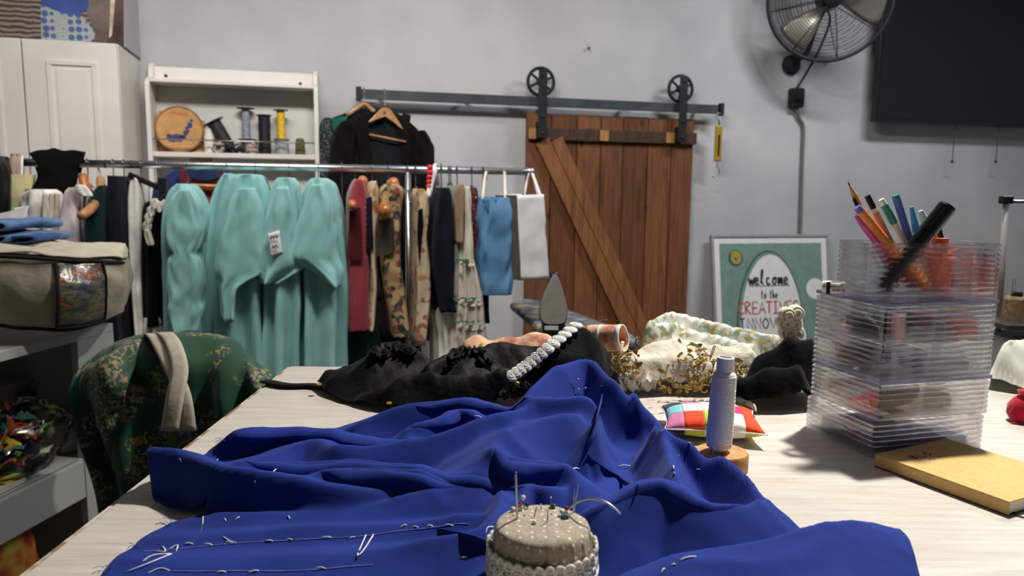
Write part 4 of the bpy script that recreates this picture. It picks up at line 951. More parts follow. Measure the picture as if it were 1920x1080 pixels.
inbox('blue_tape_pack', 'flat blue packet in the second drawer from the top', 'packet', (.1, .03), (.07, .04, .012), (104, 136, 172), d3)
inbox('beige_trim_pack', 'beige packet in the third drawer down', 'packet', (.07, .03), (.09, .04, .022), (168, 158, 138), d2)
inbox('fabric_swatches', 'cream fabric swatches stacked in the third drawer down', 'fabric', (.04, .09), (.05, .045, .02), (206, 196, 180), d2)
inbox('blue_pouch', 'flat violet blue pouch in the bottom drawer', 'pouch', (.075, .03), (.12, .05, .012), (96, 104, 158), d1)
inbox('navy_pouch', 'navy blue pouch at the back of the bottom drawer', 'pouch', (.05, .09), (.08, .045, .015), (70, 84, 130), d1)

# ------------------------------------------------------------------ pen tray on top
zt_ = T+ZL; tl = PZ(1622, 557, zt_); tr_ = PZ(1868, 557, zt_)
tx = tr_-tl; tx[2] = 0; TW = float(np.linalg.norm(tx)); tx /= TW; ty = np.array([-tx[1], tx[0], 0]); TD = 0.066; TH_ = 0.064
TF = lambda x, y, z: tl*[1, 1, 0]+tx*x+ty*y+UP*(T+z)
tray = thing('pen_tray', 'clear ribbed acrylic tray of pens on top of the drawer boxes', 'tray', TF(TW/2, TD/2, ZL))
ribbed(TF, TW, TD, ZL, ZL+TH_, 11).build('body', MT['acrylic'], tray, 'auto')
for x_ in (0.56, 0.8): MB().box(TF(TW*x_, TD/2, ZL+TH_*0.46), (0.0015, TD-0.004, TH_*0.86), np.array([tx, ty, UP])).build('divider', MT['acrylic'], tray)
# pens: (top pixel, lower pixel on the barrel, radius) -> straight barrel down to the tray floor
def penline(top, low, dep, lean_back=0.0):
    a = P(top[0], top[1], dep); b = P(low[0], low[1], dep-lean_back); d = (b-a)/np.linalg.norm(b-a)
    k = (zt_+0.0045-a[2])/d[2]; e = a+d*k; return a, e
def pen(name, label, cat, top, low, dep, segs, n=10):
    """segs: (fraction start, fraction end, r0, r1, colour, part name) measured from the top"""
    a, e = penline(top, low, dep); L = np.linalg.norm(e-a); d = (e-a)/L
    o = thing(name, label, cat, e, 'pens and pencils in the tray')
    for f0, f1, r0, r1, c_, pn in segs:
        m_ = MT.setdefault(('pen', c_), plain('pen_colour', c_, 0.3, var=0.03, coat=0.3))
        MB().tube([a+d*L*f0, a+d*L*f1], [r0, r1], n).build(pn, m_, o, 'auto')
    return o
DP = tl[1]+0.026
OR, BK, WHT, TEAL = (238, 140, 40), (22, 22, 26), (236, 232, 222), (36, 150, 136)
pen('pencil', 'orange and black striped pencil, point up, tallest in the tray', 'pencil', (1590, 341), (1641, 449), DP+.01, [(0, .03, .0004, .0011, (60, 55, 50), 'lead'), (.03, .12, .0011, .0036, (226, 196, 130), 'sharpened_tip'), (.12, .97, .0037, .0037, OR, 'barrel')], 6)
o = [x for x in bpy.data.objects if x.get('label', '').startswith('orange and black')][0]
a, e = penline((1588, 345), (1639, 453), DP+.008); MB().tube([a+(e-a)*.14, a+(e-a)*.9], .0022, 6).build('black_stripe', MT[('pen', OR)] if 0 else plain('pencil_black', BK, .3, var=0), o)
pen('felt_pen', 'magenta felt pen leaning far left in the tray', 'pen', (1606, 404), (1640, 449), DP+.002, [(0, .12, .003, .0045, (214, 70, 140), 'cap_end'), (.12, .95, .0048, .0048, (224, 88, 150), 'barrel')])
pen('orange_pen', 'thick orange pen with violet end in the tray', 'pen', (1607, 388), (1658, 449), DP-.006, [(0, .05, .0045, .0052, (120, 110, 190), 'end_plug'), (.05, .97, .0054, .0054, (240, 134, 44), 'barrel')])
pen('pencil', 'natural wood pencil with black dipped end in the tray', 'pencil', (1626, 367), (1668, 449), DP+.004, [(0, .13, .0037, .0039, BK, 'dipped_end'), (.13, .17, .0039, .0039, WHT, 'white_band'), (.17, .97, .0038, .0038, (202, 156, 110), 'barrel')], 6)
pen('mechanical_pencil', 'white mechanical pencil with green top and eraser', 'pencil', (1652, 374), (1693, 449), DP+.008, [(0, .06, .0036, .0042, WHT, 'eraser'), (.06, .26, .0046, .0046, TEAL, 'clip_cap'), (.26, .97, .0036, .0036, (222, 226, 210), 'barrel')])
pen('ballpoint_pen', 'translucent blue ballpoint pen standing upright', 'pen', (1679, 366), (1705, 449), DP+.012, [(0, .03, .0042, .0046, TEAL, 'end_plug'), (.03, .97, .0047, .0046, (92, 112, 196), 'barrel')])
pen('ballpoint_pen', 'light blue capped pen beside the big black marker', 'pen', (1709, 388), (1720, 440), DP+.02, [(0, .3, .0024, .0052, (92, 186, 206), 'cap'), (.3, .34, .0054, .0054, WHT, 'band'), (.34, .97, .0042, .0042, (200, 208, 214), 'barrel')])
pen('steel_pen', 'copper and steel pen half hidden by the black marker', 'pen', (1726, 395), (1752, 449), DP+.03, [(0, .12, .003, .0048, (206, 206, 210), 'button'), (.12, .97, .005, .005, (196, 140, 112), 'barrel')])
mk = pen('marker_pen', 'fat glossy black permanent marker leaning right', 'marker', (1777, 386), (1722, 455), DP-.006, [(0, .02, .0098, .0106, BK, 'cap_end'), (.02, .3, .0106, .0106, (16, 16, 19), 'cap'), (.3, .97, .0098, .0096, (14, 14, 16), 'barrel')], 24)
a, e = penline((1777, 386), (1722, 455), DP-.006); d = (e-a)/np.linalg.norm(e-a)
MB().tube([a+d*.006+np.array([-.005, -.0095, .003]), a+d*.034+np.array([-.005, -.0095, .003])], .0019, 6).build('clip', plain('marker_clip', (30, 30, 34), .25, var=0), mk)
MB().tube([a+d*.004+np.array([.0055, -.0090, -.002]), a+d*.05+np.array([.0055, -.0090, -.002])], .0007, 6).build('painted_gloss', MT['white_thread'], mk)  # white rod painting in the highlight along the glossy barrel
pen('black_pen', 'slim black pen leaning behind the marker', 'pen', (1757, 425), (1763, 449), DP+.035, [(0, .97, .0045, .0045, BK, 'barrel')])
def jar(px, r, h, c_, capc, lab):
    p = PZ(px, 545, zt_+0.003)[:2]; s_ = float(np.dot(np.array([*p, 0])-tl*[1, 1, 0], tx)); b_ = TF(s_, 0.03, ZL+.0028)
    o = thing('glue_bottle', lab, 'bottle', b_)
    MB().lathe([(r*.9, 0), (r, .002), (r, h*.72), (r*.6, h*.8), (r*.55, h*.82)], b_, 24).build('bottle', plain('bottle_plastic', c_, .35, var=.04), o, 'auto')
    MB().lathe([(r*.62, h*.82), (r*.56, h), (r*.1, h)], b_, 20).build('cap', plain('bottle_cap', capc, .35, var=.04), o, 'auto')
jar(1752, .0135, .0655, (240, 90, 40), (240, 104, 50), 'orange red plastic bottle in the middle of the tray')
jar(1829, .0115, .05, (206, 60, 70), (36, 40, 38), 'red bottle with black cap at the right of the tray')
# rolled tape measure on the lid
tm = PZ(1562, 549, T+ZL); o = thing('tape_measure', 'rolled white measuring tape on the drawer lid', 'tape measure', tm)
sp = [tm+np.array([(.0135-.0035*q)*math.cos(q*30-2.4), (.0135-.0035*q)*math.sin(q*30-2.4), 0]) for q in np.linspace(0, 1, 150)]
MB().grid([[p+UP*.0006 for p in sp], [p+UP*.0135 for p in sp]]).build('tape', plain('tape_white', (226, 222, 206), .5, var=.03), o, True, solid=.0005)
mb = MB()
for k in range(46):
    a = -2.9+k*0.07; R_ = .01385; b_ = tm+np.array([R_*math.cos(a), R_*math.sin(a), 0]); hgt = .004 if k % 5 else .0065
    tdir = np.array([-math.sin(a), math.cos(a), 0]); w_ = .00018
    mb.add([b_-tdir*w_+UP*(.0134-hgt), b_+tdir*w_+UP*(.0134-hgt), b_+tdir*w_+UP*.0134, b_-tdir*w_+UP*.0134], [(0, 1, 2, 3)])
mb.build('graduations', MT['dark_slot'], o)
def bfont(txt, size, place, name, mat, par):
    cu = bpy.data.curves.new('t', 'FONT'); cu.body = txt; cu.size = size; ob = bpy.data.objects.new('t', cu); COL.objects.link(ob)
    me = bpy.data.meshes.new_from_object(ob.evaluated_get(bpy.context.evaluated_depsgraph_get()))
    V = np.array([v.co[:] for v in me.vertices]); F = [tuple(p.vertices) for p in me.polygons]
    bpy.data.objects.remove(ob); bpy.data.curves.remove(cu); bpy.data.meshes.remove(me)
    return MB().add([place(v[0], v[1]) for v in V], F).build(name, mat, par)
for k, ch in enumerate('5678'):
    a0_ = -2.05+k*0.36
    bfont(ch, .0065, lambda x, y, a0_=a0_: tm+np.array([.0140*math.cos(a0_+y/.0138), .0140*math.sin(a0_+y/.0138), .0065-x+.0]), 'numeral', MT['dark_slot'], o)
MB().box(sp[0]+UP*.007, (.004, .003, .0145)).build('metal_tip', MT['black_metal'], o)

# ================================================================== PILES OF COSTUMES AT THE BACK OF THE TABLE
MT['black_lace'] = cloth('black_satin', (13, 13, 15), 0.3, rough=0.6, spec=0.12, crease=0.6, sheen=0.03)
MT['velvet'] = cloth('black_velvet', (8, 9, 12), 0.2, rough=0.9, sheen=0.06, spec=0.1, crease=0.4)
h1 = Heap([(592, 724), (606, 742), (640, 756), (700, 771), (760, 779), (870, 775), (960, 770), (1030, 764), (1060, 752), (1050, 736), (960, 728), (880, 727), (780, 727), (700, 722), (640, 716)],
          [([(608, 716, .012), (660, 692, .032), (720, 670, .052), (772, 656, .060)], .045, .03), ([(700, 668, .054), (740, 654, .062), (775, 664, .056), (800, 668, .052)], .012, .014),
           ([(800, 690, .046), (850, 662, .060), (880, 648, .068), (905, 658, .062)], .014, .014), ([(880, 675, .056), (940, 652, .068), (1000, 655, .066), (1050, 652, .068)], .05, .02),
           ([(690, 742, .018), (760, 720, .034), (840, 716, .038), (930, 730, .03), (1000, 735, .03)], .02, .02), ([(770, 748, .018), (800, 728, .03), (860, 738, .024), (890, 752, .018)], .012, .012), ([(900, 715, .04), (960, 700, .05), (1020, 690, .055)], .016, .02)],
          wr=(0.007, 34), seed=5.1, edge=0.010, p=6, expo=1.3, cz=(0.006, 12), blur=1)
bgm = thing('black_costume', 'crumpled black satin and lace costume at the table corner', 'costume', (-.1, 1.08, T))
h1.mesh(0.0045).build('cloth', MT['black_lace'], bgm, True)
mb = MB(); rr = random.Random(11)
for (px, py) in ((735, 655), (752, 660), (770, 668), (715, 668), (880, 652), (868, 662), (895, 662), (850, 672), (910, 680), (840, 690), (960, 745), (985, 738), (1000, 728)):
    c = h1.hit(px, py)
    for k in range(5):
        ang = rr.uniform(0, 6.28); r_ = rr.uniform(.008, .016); v = np.array([math.cos(ang), math.sin(ang)*.6, rr.uniform(.2, 1)]); v /= np.linalg.norm(v); u_ = np.cross(v, UP); u_ /= np.linalg.norm(u_)
        mb.grid([[c+v*r_*q+u_*r_*.8*s_+UP*.003*math.sin(s_*5+k) for s_ in (-1, -.5, 0, .5, 1)] for q in (0, .5, 1)])
mb.build('lace_ruffle', MT['black_lace'], bgm, True, solid=.0006)['kind'] = 'stuff'
q = [PZ(a, b, T+.002) for a, b in ((498, 714), (540, 722), (590, 722), (630, 730))]
for k in range(2): MB().ribbon(cr(np.array(q)+[0, -.012*k, .003*k], 16), WX, UP, .016).build('strap', MT['black_lace'], bgm, True, solid=.002)
for px, py in ((598, 722), (730, 757)):
    p = h1.hit(px, py); MB().lathe([(.004, 0), (.004, .002), (.001, .003)], p, 10).build('snap', MT['brass'], bgm, 'auto')
# velvet bodice with white scalloped trim
h2 = Heap([(985, 762), (1060, 760), (1110, 757), (1150, 748), (1166, 735), (1160, 728), (1090, 723), (1062, 727), (1065, 748), (1000, 752)],
          [([(962, 716, .040), (1000, 690, .058), (1042, 654, .082), (1086, 618, .102), (1120, 640, .088), (1148, 682, .056)], .06, .02), ([(1050, 720, .05), (1100, 690, .062), (1140, 700, .05)], .03, .03)], wr=(0.004, 20), seed=8, edge=0.014, p=4)
h2.poly = [tuple(PZ(a, b, T)[:2]) for a, b in ((940, 768), (1000, 772), (1070, 772), (1120, 764), (1158, 748), (1170, 736), (1160, 727), (1100, 722), (1066, 724), (1020, 745))]
vb = thing('velvet_bodice', 'black velvet bodice edged with white scalloped trim', 'costume', (.07, 1.05, T))
h2.mesh(0.0045).build('cloth', MT['velvet'], vb, True)
mtW = cloth('white_trim', (226, 224, 220), .04)
tr = cr([PZ(a, b, T+h_) for a, b, h_ in ((964, 713, .044), (1000, 687, .062), (1042, 652, .086), (1084, 617, .105))], 13); tr[:, 2] = T+np.maximum(h2.H(tr[:, 0], tr[:, 1]), tr[:, 2]-T)+.002
for i, c in enumerate(tr):
    tg = tr[min(i+1, 12)]-tr[max(i-1, 0)]; tg /= np.linalg.norm(tg); n0 = np.array([-.35, -.6, .7]); n0 = n0-tg*np.dot(n0, tg); n0 /= np.linalg.norm(n0); sp_ = np.cross(n0, tg); sp_ = sp_ if sp_[0] < 0 else -sp_
    cc = c+sp_*.004+n0*.003
    so_ = MB().sphere(cc, (.0075+.001*(i % 2), .0115, .0030), 16, 8, np.array([tg, sp_, n0])).build('scallop', mtW, vb, True)
    MB().tube([cc+n0*(.0026-.0008*q)+tg*(.0016+.0045*q)*math.cos(q*11+i)+sp_*(.002+.007*q)*math.sin(q*11+i) for q in np.linspace(0, 1, 26)], .0009, 5).build('scroll_stitch', mtW, so_, True)
for px, py in ((964, 722), (1003, 689), (1040, 654)):
    p = h2.hit(px, py); MB().sphere(p+np.array([.004, -.004, .003]), (.0035, .003, .0035), 10, 6).build('bead', MT['brass'], vb, True)
# peach brocade bodice behind
t = NT('peach_brocade'); t.col(t.ramp(t.noise(26, 3, .6), [(.36, (176, 104, 84)), (.5, (226, 186, 150)), (.62, (198, 134, 104))])); MT['peach'] = t.set(.7)
h3 = Heap([(858, 724), (1046, 722), (1052, 706), (858, 708)], [([(868, 646, .056), (890, 630, .070), (912, 613, .082), (960, 612, .083), (1022, 624, .074)], .04, .03)], wr=(0.006, 30), seed=3, edge=.008)
tag(h3.mesh(.005).build('peach_bodice', MT['peach'], None, True), 'peach and cream brocade bodice lying behind the black costume', 'costume')
tb_c = Heap([(872, 734), (930, 734), (935, 727), (872, 727)], [([(878, 655, .066), (905, 640, .076), (920, 650, .07)], .012, .012)], wr=(0.006, 40), seed=4, edge=.004)
tag(tb_c.mesh(.004).build('gold_trimming', plain('old_gold', (150, 128, 66), .6, .2, var=.3, nscale=60), None, True), 'small tuft of old gold trimming on the black costume', 'trim')
# gold-embroidered tulle costume
t = NT('ivory_tulle'); t.col(t.ramp(t.noise(30, 4), [(.3, (196, 186, 166)), (.7, (226, 220, 206))])); t.bump(t.noise(60, 3), .6, .006); MT['tulle'] = t.set(.8, spec=.3)
MT['gold'] = plain('gold_thread', (150, 122, 56), .55, .25, var=.2, nscale=60); MT['rhine'] = plain('rhinestone', (235, 232, 226), .1, .6, var=0)
h4 = Heap([(1152, 742), (1200, 746), (1260, 742), (1330, 744), (1400, 738), (1450, 730), (1460, 716), (1440, 712), (1300, 712), (1180, 712), (1150, 724)],
          [([(1150, 690, .040), (1185, 668, .056), (1230, 656, .062), (1300, 651, .064), (1400, 664, .056), (1446, 684, .044)], .05, .02), ([(1165, 722, .018), (1200, 712, .026), (1235, 716, .02)], .014, .014), ([(1240, 700, .034), (1262, 668, .052), (1290, 690, .04)], .014, .02), ([(1290, 715, .025), (1330, 690, .042), (1380, 700, .036), (1420, 712, .026)], .02, .02)],
          wr=(0.006, 26), seed=6.6, edge=.006, p=6, expo=1.3, cz=(.008, 11), blur=1)
gt = thing('gold_tulle_costume', 'ivory tulle costume with gold leaf embroidery piled on the table', 'costume', (.25, 1.12, T))
h4.mesh(.004).build('cloth', MT['tulle'], gt, True)
rr = random.Random(5)
def leaf(c, sz, ang, mat, name, par, el=.7):
    v = np.array([math.cos(ang), -.35*abs(math.sin(ang)), math.sin(ang)]); v /= np.linalg.norm(v); u_ = np.cross(v, [0, -1, .4]); u_ /= np.linalg.norm(u_); nn = np.cross(u_, v); nn = nn if nn[1] < 0 else -nn
    rows = [[c+v*sz*(q-.5)+u_*sz*.22*s_*math.sin(math.pi*min(1, q*.95+.03))+nn*(.0012+.001*(1-s_*s_)) for s_ in (-1, -.5, 0, .5, 1)] for q in np.linspace(0, 1, 6)]
    MB().grid(rows).build(name, mat, par, True, solid=.0004)
    A_l = np.array(rows); MB().tube(np.concatenate([A_l[:, 0], A_l[::-1, -1]])+nn*.0006, .0006, 4, closed=True).build('leaf_outline', mat, par, True)
for (x0, x1, y0, y1, n) in ((1160, 1200, 655, 700, 12), (1235, 1290, 675, 735, 22), (1290, 1345, 645, 735, 34), (1350, 1400, 680, 738, 18), (1270, 1310, 640, 680, 10)):
    for k in range(n):
        px, py = rr.uniform(x0, x1), rr.uniform(y0, y1); leaf(h4.hit(px, py), rr.uniform(.007, .016), rr.uniform(0, 6.28), MT['gold'], 'gold_leaf', gt)
for k in range(40):
    px, py = rr.choice([(rr.uniform(1290, 1340), rr.uniform(660, 720)), (rr.uniform(1160, 1200), rr.uniform(665, 705)), (rr.uniform(1365, 1395), rr.uniform(690, 725))])
    MB().sphere(h4.hit(px, py)+np.array([0, -.003, .002]), .0019, 8, 6).build('rhinestone', MT['rhine'], gt, True)
for k in range(46):
    bx0, by0 = rr.choice([(rr.uniform(1155, 1200), rr.uniform(655, 700)), (rr.uniform(1235, 1345), rr.uniform(660, 735)), (rr.uniform(1290, 1345), rr.uniform(645, 735)), (rr.uniform(1345, 1400), rr.uniform(680, 735))])
    ph = rr.uniform(0, 6.28); pts = [h4.hit(bx0+(3+2.2*q)*math.cos(ph+q*1.1), by0+(3+2.2*q)*.8*math.sin(ph+q*1.1))+np.array([0, -.002, .001]) for q in range(6)]
    MB().tube(cr(pts, 16), .0008, 5).build('gold_cord', MT['gold'], gt, True)
mb = MB()
for k in range(14):
    px = 1156+k*5.2; c = PZ(px, 735, T+.004); rows = [[c+np.array([.006*s_, -.006*math.sin(k*1.3+q*3), .004+.022*q+.003*math.sin(s_*4+k)]) for s_ in np.linspace(-1, 1, 6)] for q in np.linspace(0, 1, 5)]
    mb.grid(rows)
mb.build('satin_ruffle', cloth('ivory_satin', (222, 216, 200), .05, rough=.45), gt, True, solid=.0008)
p = h4.hit(1195, 648); MB().tube(cr([p, p+[-.004, 0, .006], p+[-.001, 0, .014]], 8), .0012, 6).build('hook', MT['black_metal'], gt); MB().sphere(p+[-.001, 0, .015], .002, 8, 6).build('hook_ball', MT['steel'], gt, True)
# rolled peach ribbon
rc = P(1140, 634, 1.165); rax = np.array([.86, -.5, .1]); rax /= np.linalg.norm(rax); ra = np.cross(rax, UP); ra /= np.linalg.norm(ra); rb = np.cross(ra, rax); rb = rb if rb[2] > 0 else -rb
rrb = thing('ribbon_roll', 'loose roll of wide peach brocade ribbon beside the velvet bodice', 'ribbon', rc-UP*.022)
cur = [(ra*math.cos(q)+rb*math.sin(q))*(.021-.0012*q/6.28)*(1+.12*math.sin(2*q)) for q in np.linspace(-1.2, 7.5, 50)]
MB().grid([[rc+rax*x_+c for c in cur] for x_ in np.linspace(-.032, .026, 8)]).build('rolled_band', MT['peach'], rrb, True, solid=.0016)
MB().grid([[rc+rax*x_+c*1.02 for c in cur] for x_ in (.020, .0265)]).build('cream_border', mtW, rrb, True, solid=.002)
MB().grid([[rc+rax*x_+c*1.02 for c in cur] for x_ in (-.012, -.006)]).build('cream_border', mtW, rrb, True, solid=.002)
MB().ribbon(cr([P(1168, 640, 1.13), P(1163, 660, 1.12), P(1152, 690, 1.12)], 10), WX, np.array([0, -1, 0.1]), .005).build('ribbon_tail', cloth('ribbon_tail', (214, 190, 170), .05), rrb, True, solid=.0008)
MB().tube(cr([rc+rb*.021-rax*.01, rc+rb*.028-rax*.012, rc+rb*.03+rax*.002], 8), .0004, 4).build('frayed_thread', MT['gold'], rrb)
# white embroidered blouse
t = NT('embroidered_white'); f = t.noise(20, 2); v_ = t.noise(90, 2)
e_ = t.mix(t.ramp(t.noise(130, 1), [(.45, (0, 0, 0, 1)), (.5, (1, 1, 1, 1))]), (116, 168, 172), (176, 156, 96)); msk = t.ramp(t.noise(13, 2), [(.47, (0, 0, 0, 1)), (.52, (1, 1, 1, 1))]); m2 = t.ramp(v_, [(.46, (0, 0, 0, 1)), (.52, (1, 1, 1, 1))])
mm = t.n('ShaderNodeMath', operation='MULTIPLY'); t.l(msk, mm.inputs[0]); t.l(m2, mm.inputs[1]); t.col(t.mix(mm.outputs[0], t.ramp(f, [(.3, (206, 210, 200)), (.7, (226, 226, 218))]), e_)); MT['embro'] = t.set(.7, spec=.3)
h5 = Heap([(1196, 714), (1300, 715), (1400, 716), (1500, 716), (1506, 698), (1350, 696), (1200, 697)],
          [([(1216, 608, .09), (1240, 592, .1), (1290, 592, .098), (1340, 604, .09), (1420, 625, .075), (1490, 642, .064)], .012, .03), ([(1228, 618, .082), (1280, 612, .085), (1340, 622, .078), (1400, 642, .064)], .009, .012), ([(1262, 632, .070), (1320, 634, .07), (1370, 650, .06)], .008, .01),
           ([(1385, 650, .058), (1430, 638, .065), (1484, 648, .06)], .008, .012), ([(1230, 645, .06), (1300, 656, .054), (1380, 664, .05), (1440, 664, .05)], .014, .014), ([(1218, 606, .092), (1232, 598, .098), (1262, 602, .094), (1290, 594, .097)], .006, .008)],
          wr=(0.004, 22), seed=7.7, edge=.006, p=7, expo=1.3, cz=(.004, 7), blur=2, aniso=1.6)
tag(h5.mesh(.004).build('embroidered_blouse', MT['embro'], None, True), 'white satin blouse with teal and gold embroidery on the pile', 'blouse')
# black velvet garment beside the drawers, cream rosettes, lace end
h6 = Heap([(1356, 768), (1400, 776), (1470, 776), (1530, 770), (1540, 735), (1470, 730), (1415, 733), (1385, 752)],
          [([(1372, 758, .012), (1400, 730, .03), (1440, 715, .042), (1500, 705, .05)], .03, .02), ([(1400, 690, .046), (1425, 672, .06), (1470, 655, .074), (1520, 650, .078)], .025, .03)], wr=(0.010, 26), seed=9, edge=.008, p=6, expo=1.3, cz=(.012, 12))
tag(h6.mesh(.005).build('black_velvet_cape', MT['velvet'], None, True), 'folded black velvet cape beside the acrylic drawers', 'cape')
rs = thing('cream_rosettes', 'cluster of cream fabric rosettes against the acrylic drawers', 'trim', P(1478, 645, 1.12))
mtC = cloth('cream_fabric', (216, 212, 188), .06)
rosette_pts = [(1474, 590), (1490, 586), (1470, 604), (1486, 606), (1474, 622), (1490, 624), (1484, 640)]
for i, (px, py) in enumerate(rosette_pts):
    c = P(px, py, 1.115+.006*(i % 2)); mb = MB()
    mb.sphere(c, .0125, 12, 8)
    for r_ in (.005, .0095): mb.tube([c+np.array([r_*math.cos(a_), -.0125+.003*(r_ > .006), r_*math.sin(a_)]) for a_ in np.linspace(0, 6.28, 14, endpoint=False)], .002, 5, closed=True)
    mb.build('rosette', mtC, rs, True)
q = np.array([PZ(a, b, T+.007) for a, b in ((1366, 757), (1385, 754), (1405, 762), (1418, 772))]); 
t = NT('cream_crochet'); v = t.voro(160, rnd=.4); t.col(t.ramp(v, [(.25, (150, 140, 110)), (.4, (220, 212, 186))])); t.bump(v, .8, .002); MT['crochet'] = t.set(.9)
tag(MB().grid(sheet([cr(q, 6)+[0, .02, .002], cr(q, 6)+[0, .01, .008], cr(q, 6)+[0, -.002, 0]], 20, 8)).build('crochet_trim', MT['crochet'], None, True, solid=.002), 'short cream crochet lace end in front of the black velvet', 'lace')
# right end: second embroidered piece, red pouch, overlock machine
h7 = Heap([(1852, 730), (1900, 738), (1960, 745), (2010, 735), (2010, 700), (1940, 700), (1858, 706)], [([(1864, 690, .034), (1880, 658, .06), (1905, 645, .068), (1960, 640, .07)], .03, .03), ([(1866, 716, .016), (1900, 720, .02), (1940, 700, .04)], .014, .014)], wr=(.01, 34), seed=12, edge=.012)
tag(h7.mesh(.005).build('embroidered_sleeve', MT['embro'], None, True), 'white and teal embroidered sleeve right of the acrylic drawers', 'sleeve')
p = PZ(1916, 790, T); rp = thing('red_pouch', 'small red drawstring pouch at the right edge of the table', 'pouch', p)
mtR = cloth('red_cloth', (186, 24, 56), .12, sheen=.3)
MB().lathe([(.001, 0), (.014, .001), (.019, .010), (.0185, .022), (.012, .032), (.006, .036), (.009, .043), (.001, .042)], p, 28).build('bag', mtR, rp, True)
for dx in (0, .006): MB().tube(cr([p+UP*.036, p+[-.01, -.004, .03], p+[-.016-dx, -.008, .014], p+[-.022+dx, -.012, .003], p+[-.017, -.016+dx, .002]], 18), .0009, 5).build('drawstring', mtR, rp, True)
mtM = plain('machine_grey', (176, 178, 176), .4, var=.03)
md = 1.72; pz_ = P(1905, 603, md); zc = pz_[2]; mx0 = P(1866, 603, md)[0]
stt = thing('machine_table', 'small grey table behind the work table holding the overlocker', 'table', (mx0+.2, md+.08, 0))
MB().box((mx0+.2, md+.08, .715), (.7, .4, .03)).build('tabletop', MT['grey_white_paint'], stt, bevel=.003)
for dx in (-.3, .3):
    for dy in (-.15, .15): MB().box((mx0+.2+dx, md+.08+dy, .35), (.04, .04, .7)).build('leg', MT['black_metal'], stt)
mc = thing('overlock_machine', 'grey overlock machine with thread stand behind the drawers', 'sewing machine', (mx0+.17, md+.06, .73))
MB().box((mx0+.17, md+.06, .73+(zc-.03-.73)/2), (.32, .2, zc-.03-.73), None).build('body', mtM, mc, bevel=.02)
MB().box((mx0+.17, md+.01, zc-.004), (.36, .14, .012)).build('spool_plate', plain('spool_plate', (70, 72, 74), .5), mc, bevel=.003)
for k, dx in enumerate((.035, .1, .165, .23)): MB().tube([(mx0+dx, md, zc), (mx0+dx, md, zc+.1)], .003, 8).build('spool_pin', MT['steel'], mc)
r0 = P(1874, 600, md+.05); r1 = P(1886, 378, md+.05)
MB().tube([r0-UP*.03, r1], .0065, 10).build('thread_mast', plain('mast_grey', (180, 180, 178), .4), mc, True)
MB().box(r1+UP*.004, (.026, .02, .018)).build('mast_cap', MT['black_plastic'], mc, bevel=.003)
MB().tube([r1, r1+np.array([.3, .01, 0])], .004, 8).build('thread_guide_bar', MT['steel'], mc)
cb = np.array([P(1902, 600, md)[0], md, zc+.002])
cn = thing('thread_cone', 'beige thread cone standing on the overlocker spool plate', 'thread', cb)
MB().lathe([(.028, 0), (.028, .004), (.026, .052), (.02, .058)], cb, 24).build('winding', plain('beige_thread', (150, 126, 96), .9, var=.2, nscale=120), cn, 'auto'); MB().lathe([(.013, .058), (.011, .068)], cb, 16).build('core', MT['black_plastic'], cn, 'auto')

# ================================================================== CLOTHES RACK
zbar = (PR(165, 302)[2]+PR(1000, 326)[2])/2
RB = lambda s, z, off=0.0: np.array([0, DR, 0])+WX*s+UP*z+WN*off
RS = lambda px, py=320, off=0.0: float(np.dot(PR(px, py, off)-np.array([0, DR, 0]), WX))
sb0, sb1, spole = RS(-130, 290), RS(1000, 326), RS(765, 330)
rk = thing('clothes_rack', 'chrome clothes rack crowded with costumes in front of the wall', 'clothes rack', RB(spole, 0))
MB().tube([RB(sb0, zbar), RB(sb1, zbar)], 0.0145, 14).build('bar', MT['chrome'], rk, True)
MB().tube([RB(sb1-.03, zbar), RB(sb1, zbar)], 0.0162, 14).build('end_cap', MT['chrome'], rk, True)
for q in (0.17, 0.21, 0.25, 0.29): MB().tube([RB(sb0+(sb1-sb0)*q, zbar), RB(sb0+(sb1-sb0)*q+.004, zbar)], 0.0152, 14).build('stop_ring', MT['black_metal'], rk, True)
for s_ in (spole, sb0+.06):
    MB().tube([RB(s_, 0.07), RB(s_, zbar-.01)], 0.0125, 12).build('upright', MT['chrome'], rk, True)
    MB().tube([RB(s_, .07, -.25), RB(s_, .07, .25)], .014, 10).build('foot', MT['chrome'], rk, True)
    for o_ in (-.25, .25): MB().sphere(RB(s_, .03, o_), .03, 12, 8).build('caster', MT['black_plastic'], rk, True)
MB().tube([RB(sb0+.06, .12), RB(spole, .12)], .0115, 10).build('lower_bar', MT['chrome'], rk, True)

def loft(prof, off, hd, fold=(9, .006), e=.75, n=56, lv=34, seed=0, pfun=PR, crush=.004):
    a = np.array([list(p)+([hd] if len(p) == 3 else []) for p in prof], float); a = cr(a, lv); V = []
    for i, (py, xl, xr, h_) in enumerate(a):
        L = pfun(xl, py, off); R_ = pfun(xr, py, off); c = (L+R_)/2; hw = max(np.linalg.norm((R_-L)[:2])/2, .002); u = i/(lv-1)
        for k in range(n):
            q = 2*math.pi*k/n; cx, cy = math.cos(q), math.sin(q)
            x = hw*math.copysign(abs(cx)**e, cx); y = max(h_, .003)*math.copysign(abs(cy)**e, cy)
            am = fold[1]*(.15+.85*u)*math.sin(fold[0]*q+seed*1.7+1.3*math.sin(u*3+seed)); nz = crush*fbm(cx*2.2+seed, cy*2.2, c[2]*9+seed*5, 2)
            V.append(c+WX*(x+cx*min(am+nz, hw*.6))+WN*(y+cy*(am*1.5+nz*1.6)))
    F = [(i*n+k, i*n+(k+1) % n, (i+1)*n+(k+1) % n, (i+1)*n+k) for i in range(lv-1) for k in range(n)]+[tuple(range(n-1, -1, -1)), tuple(range((lv-1)*n, lv*n))]
    return MB().add(V, F)
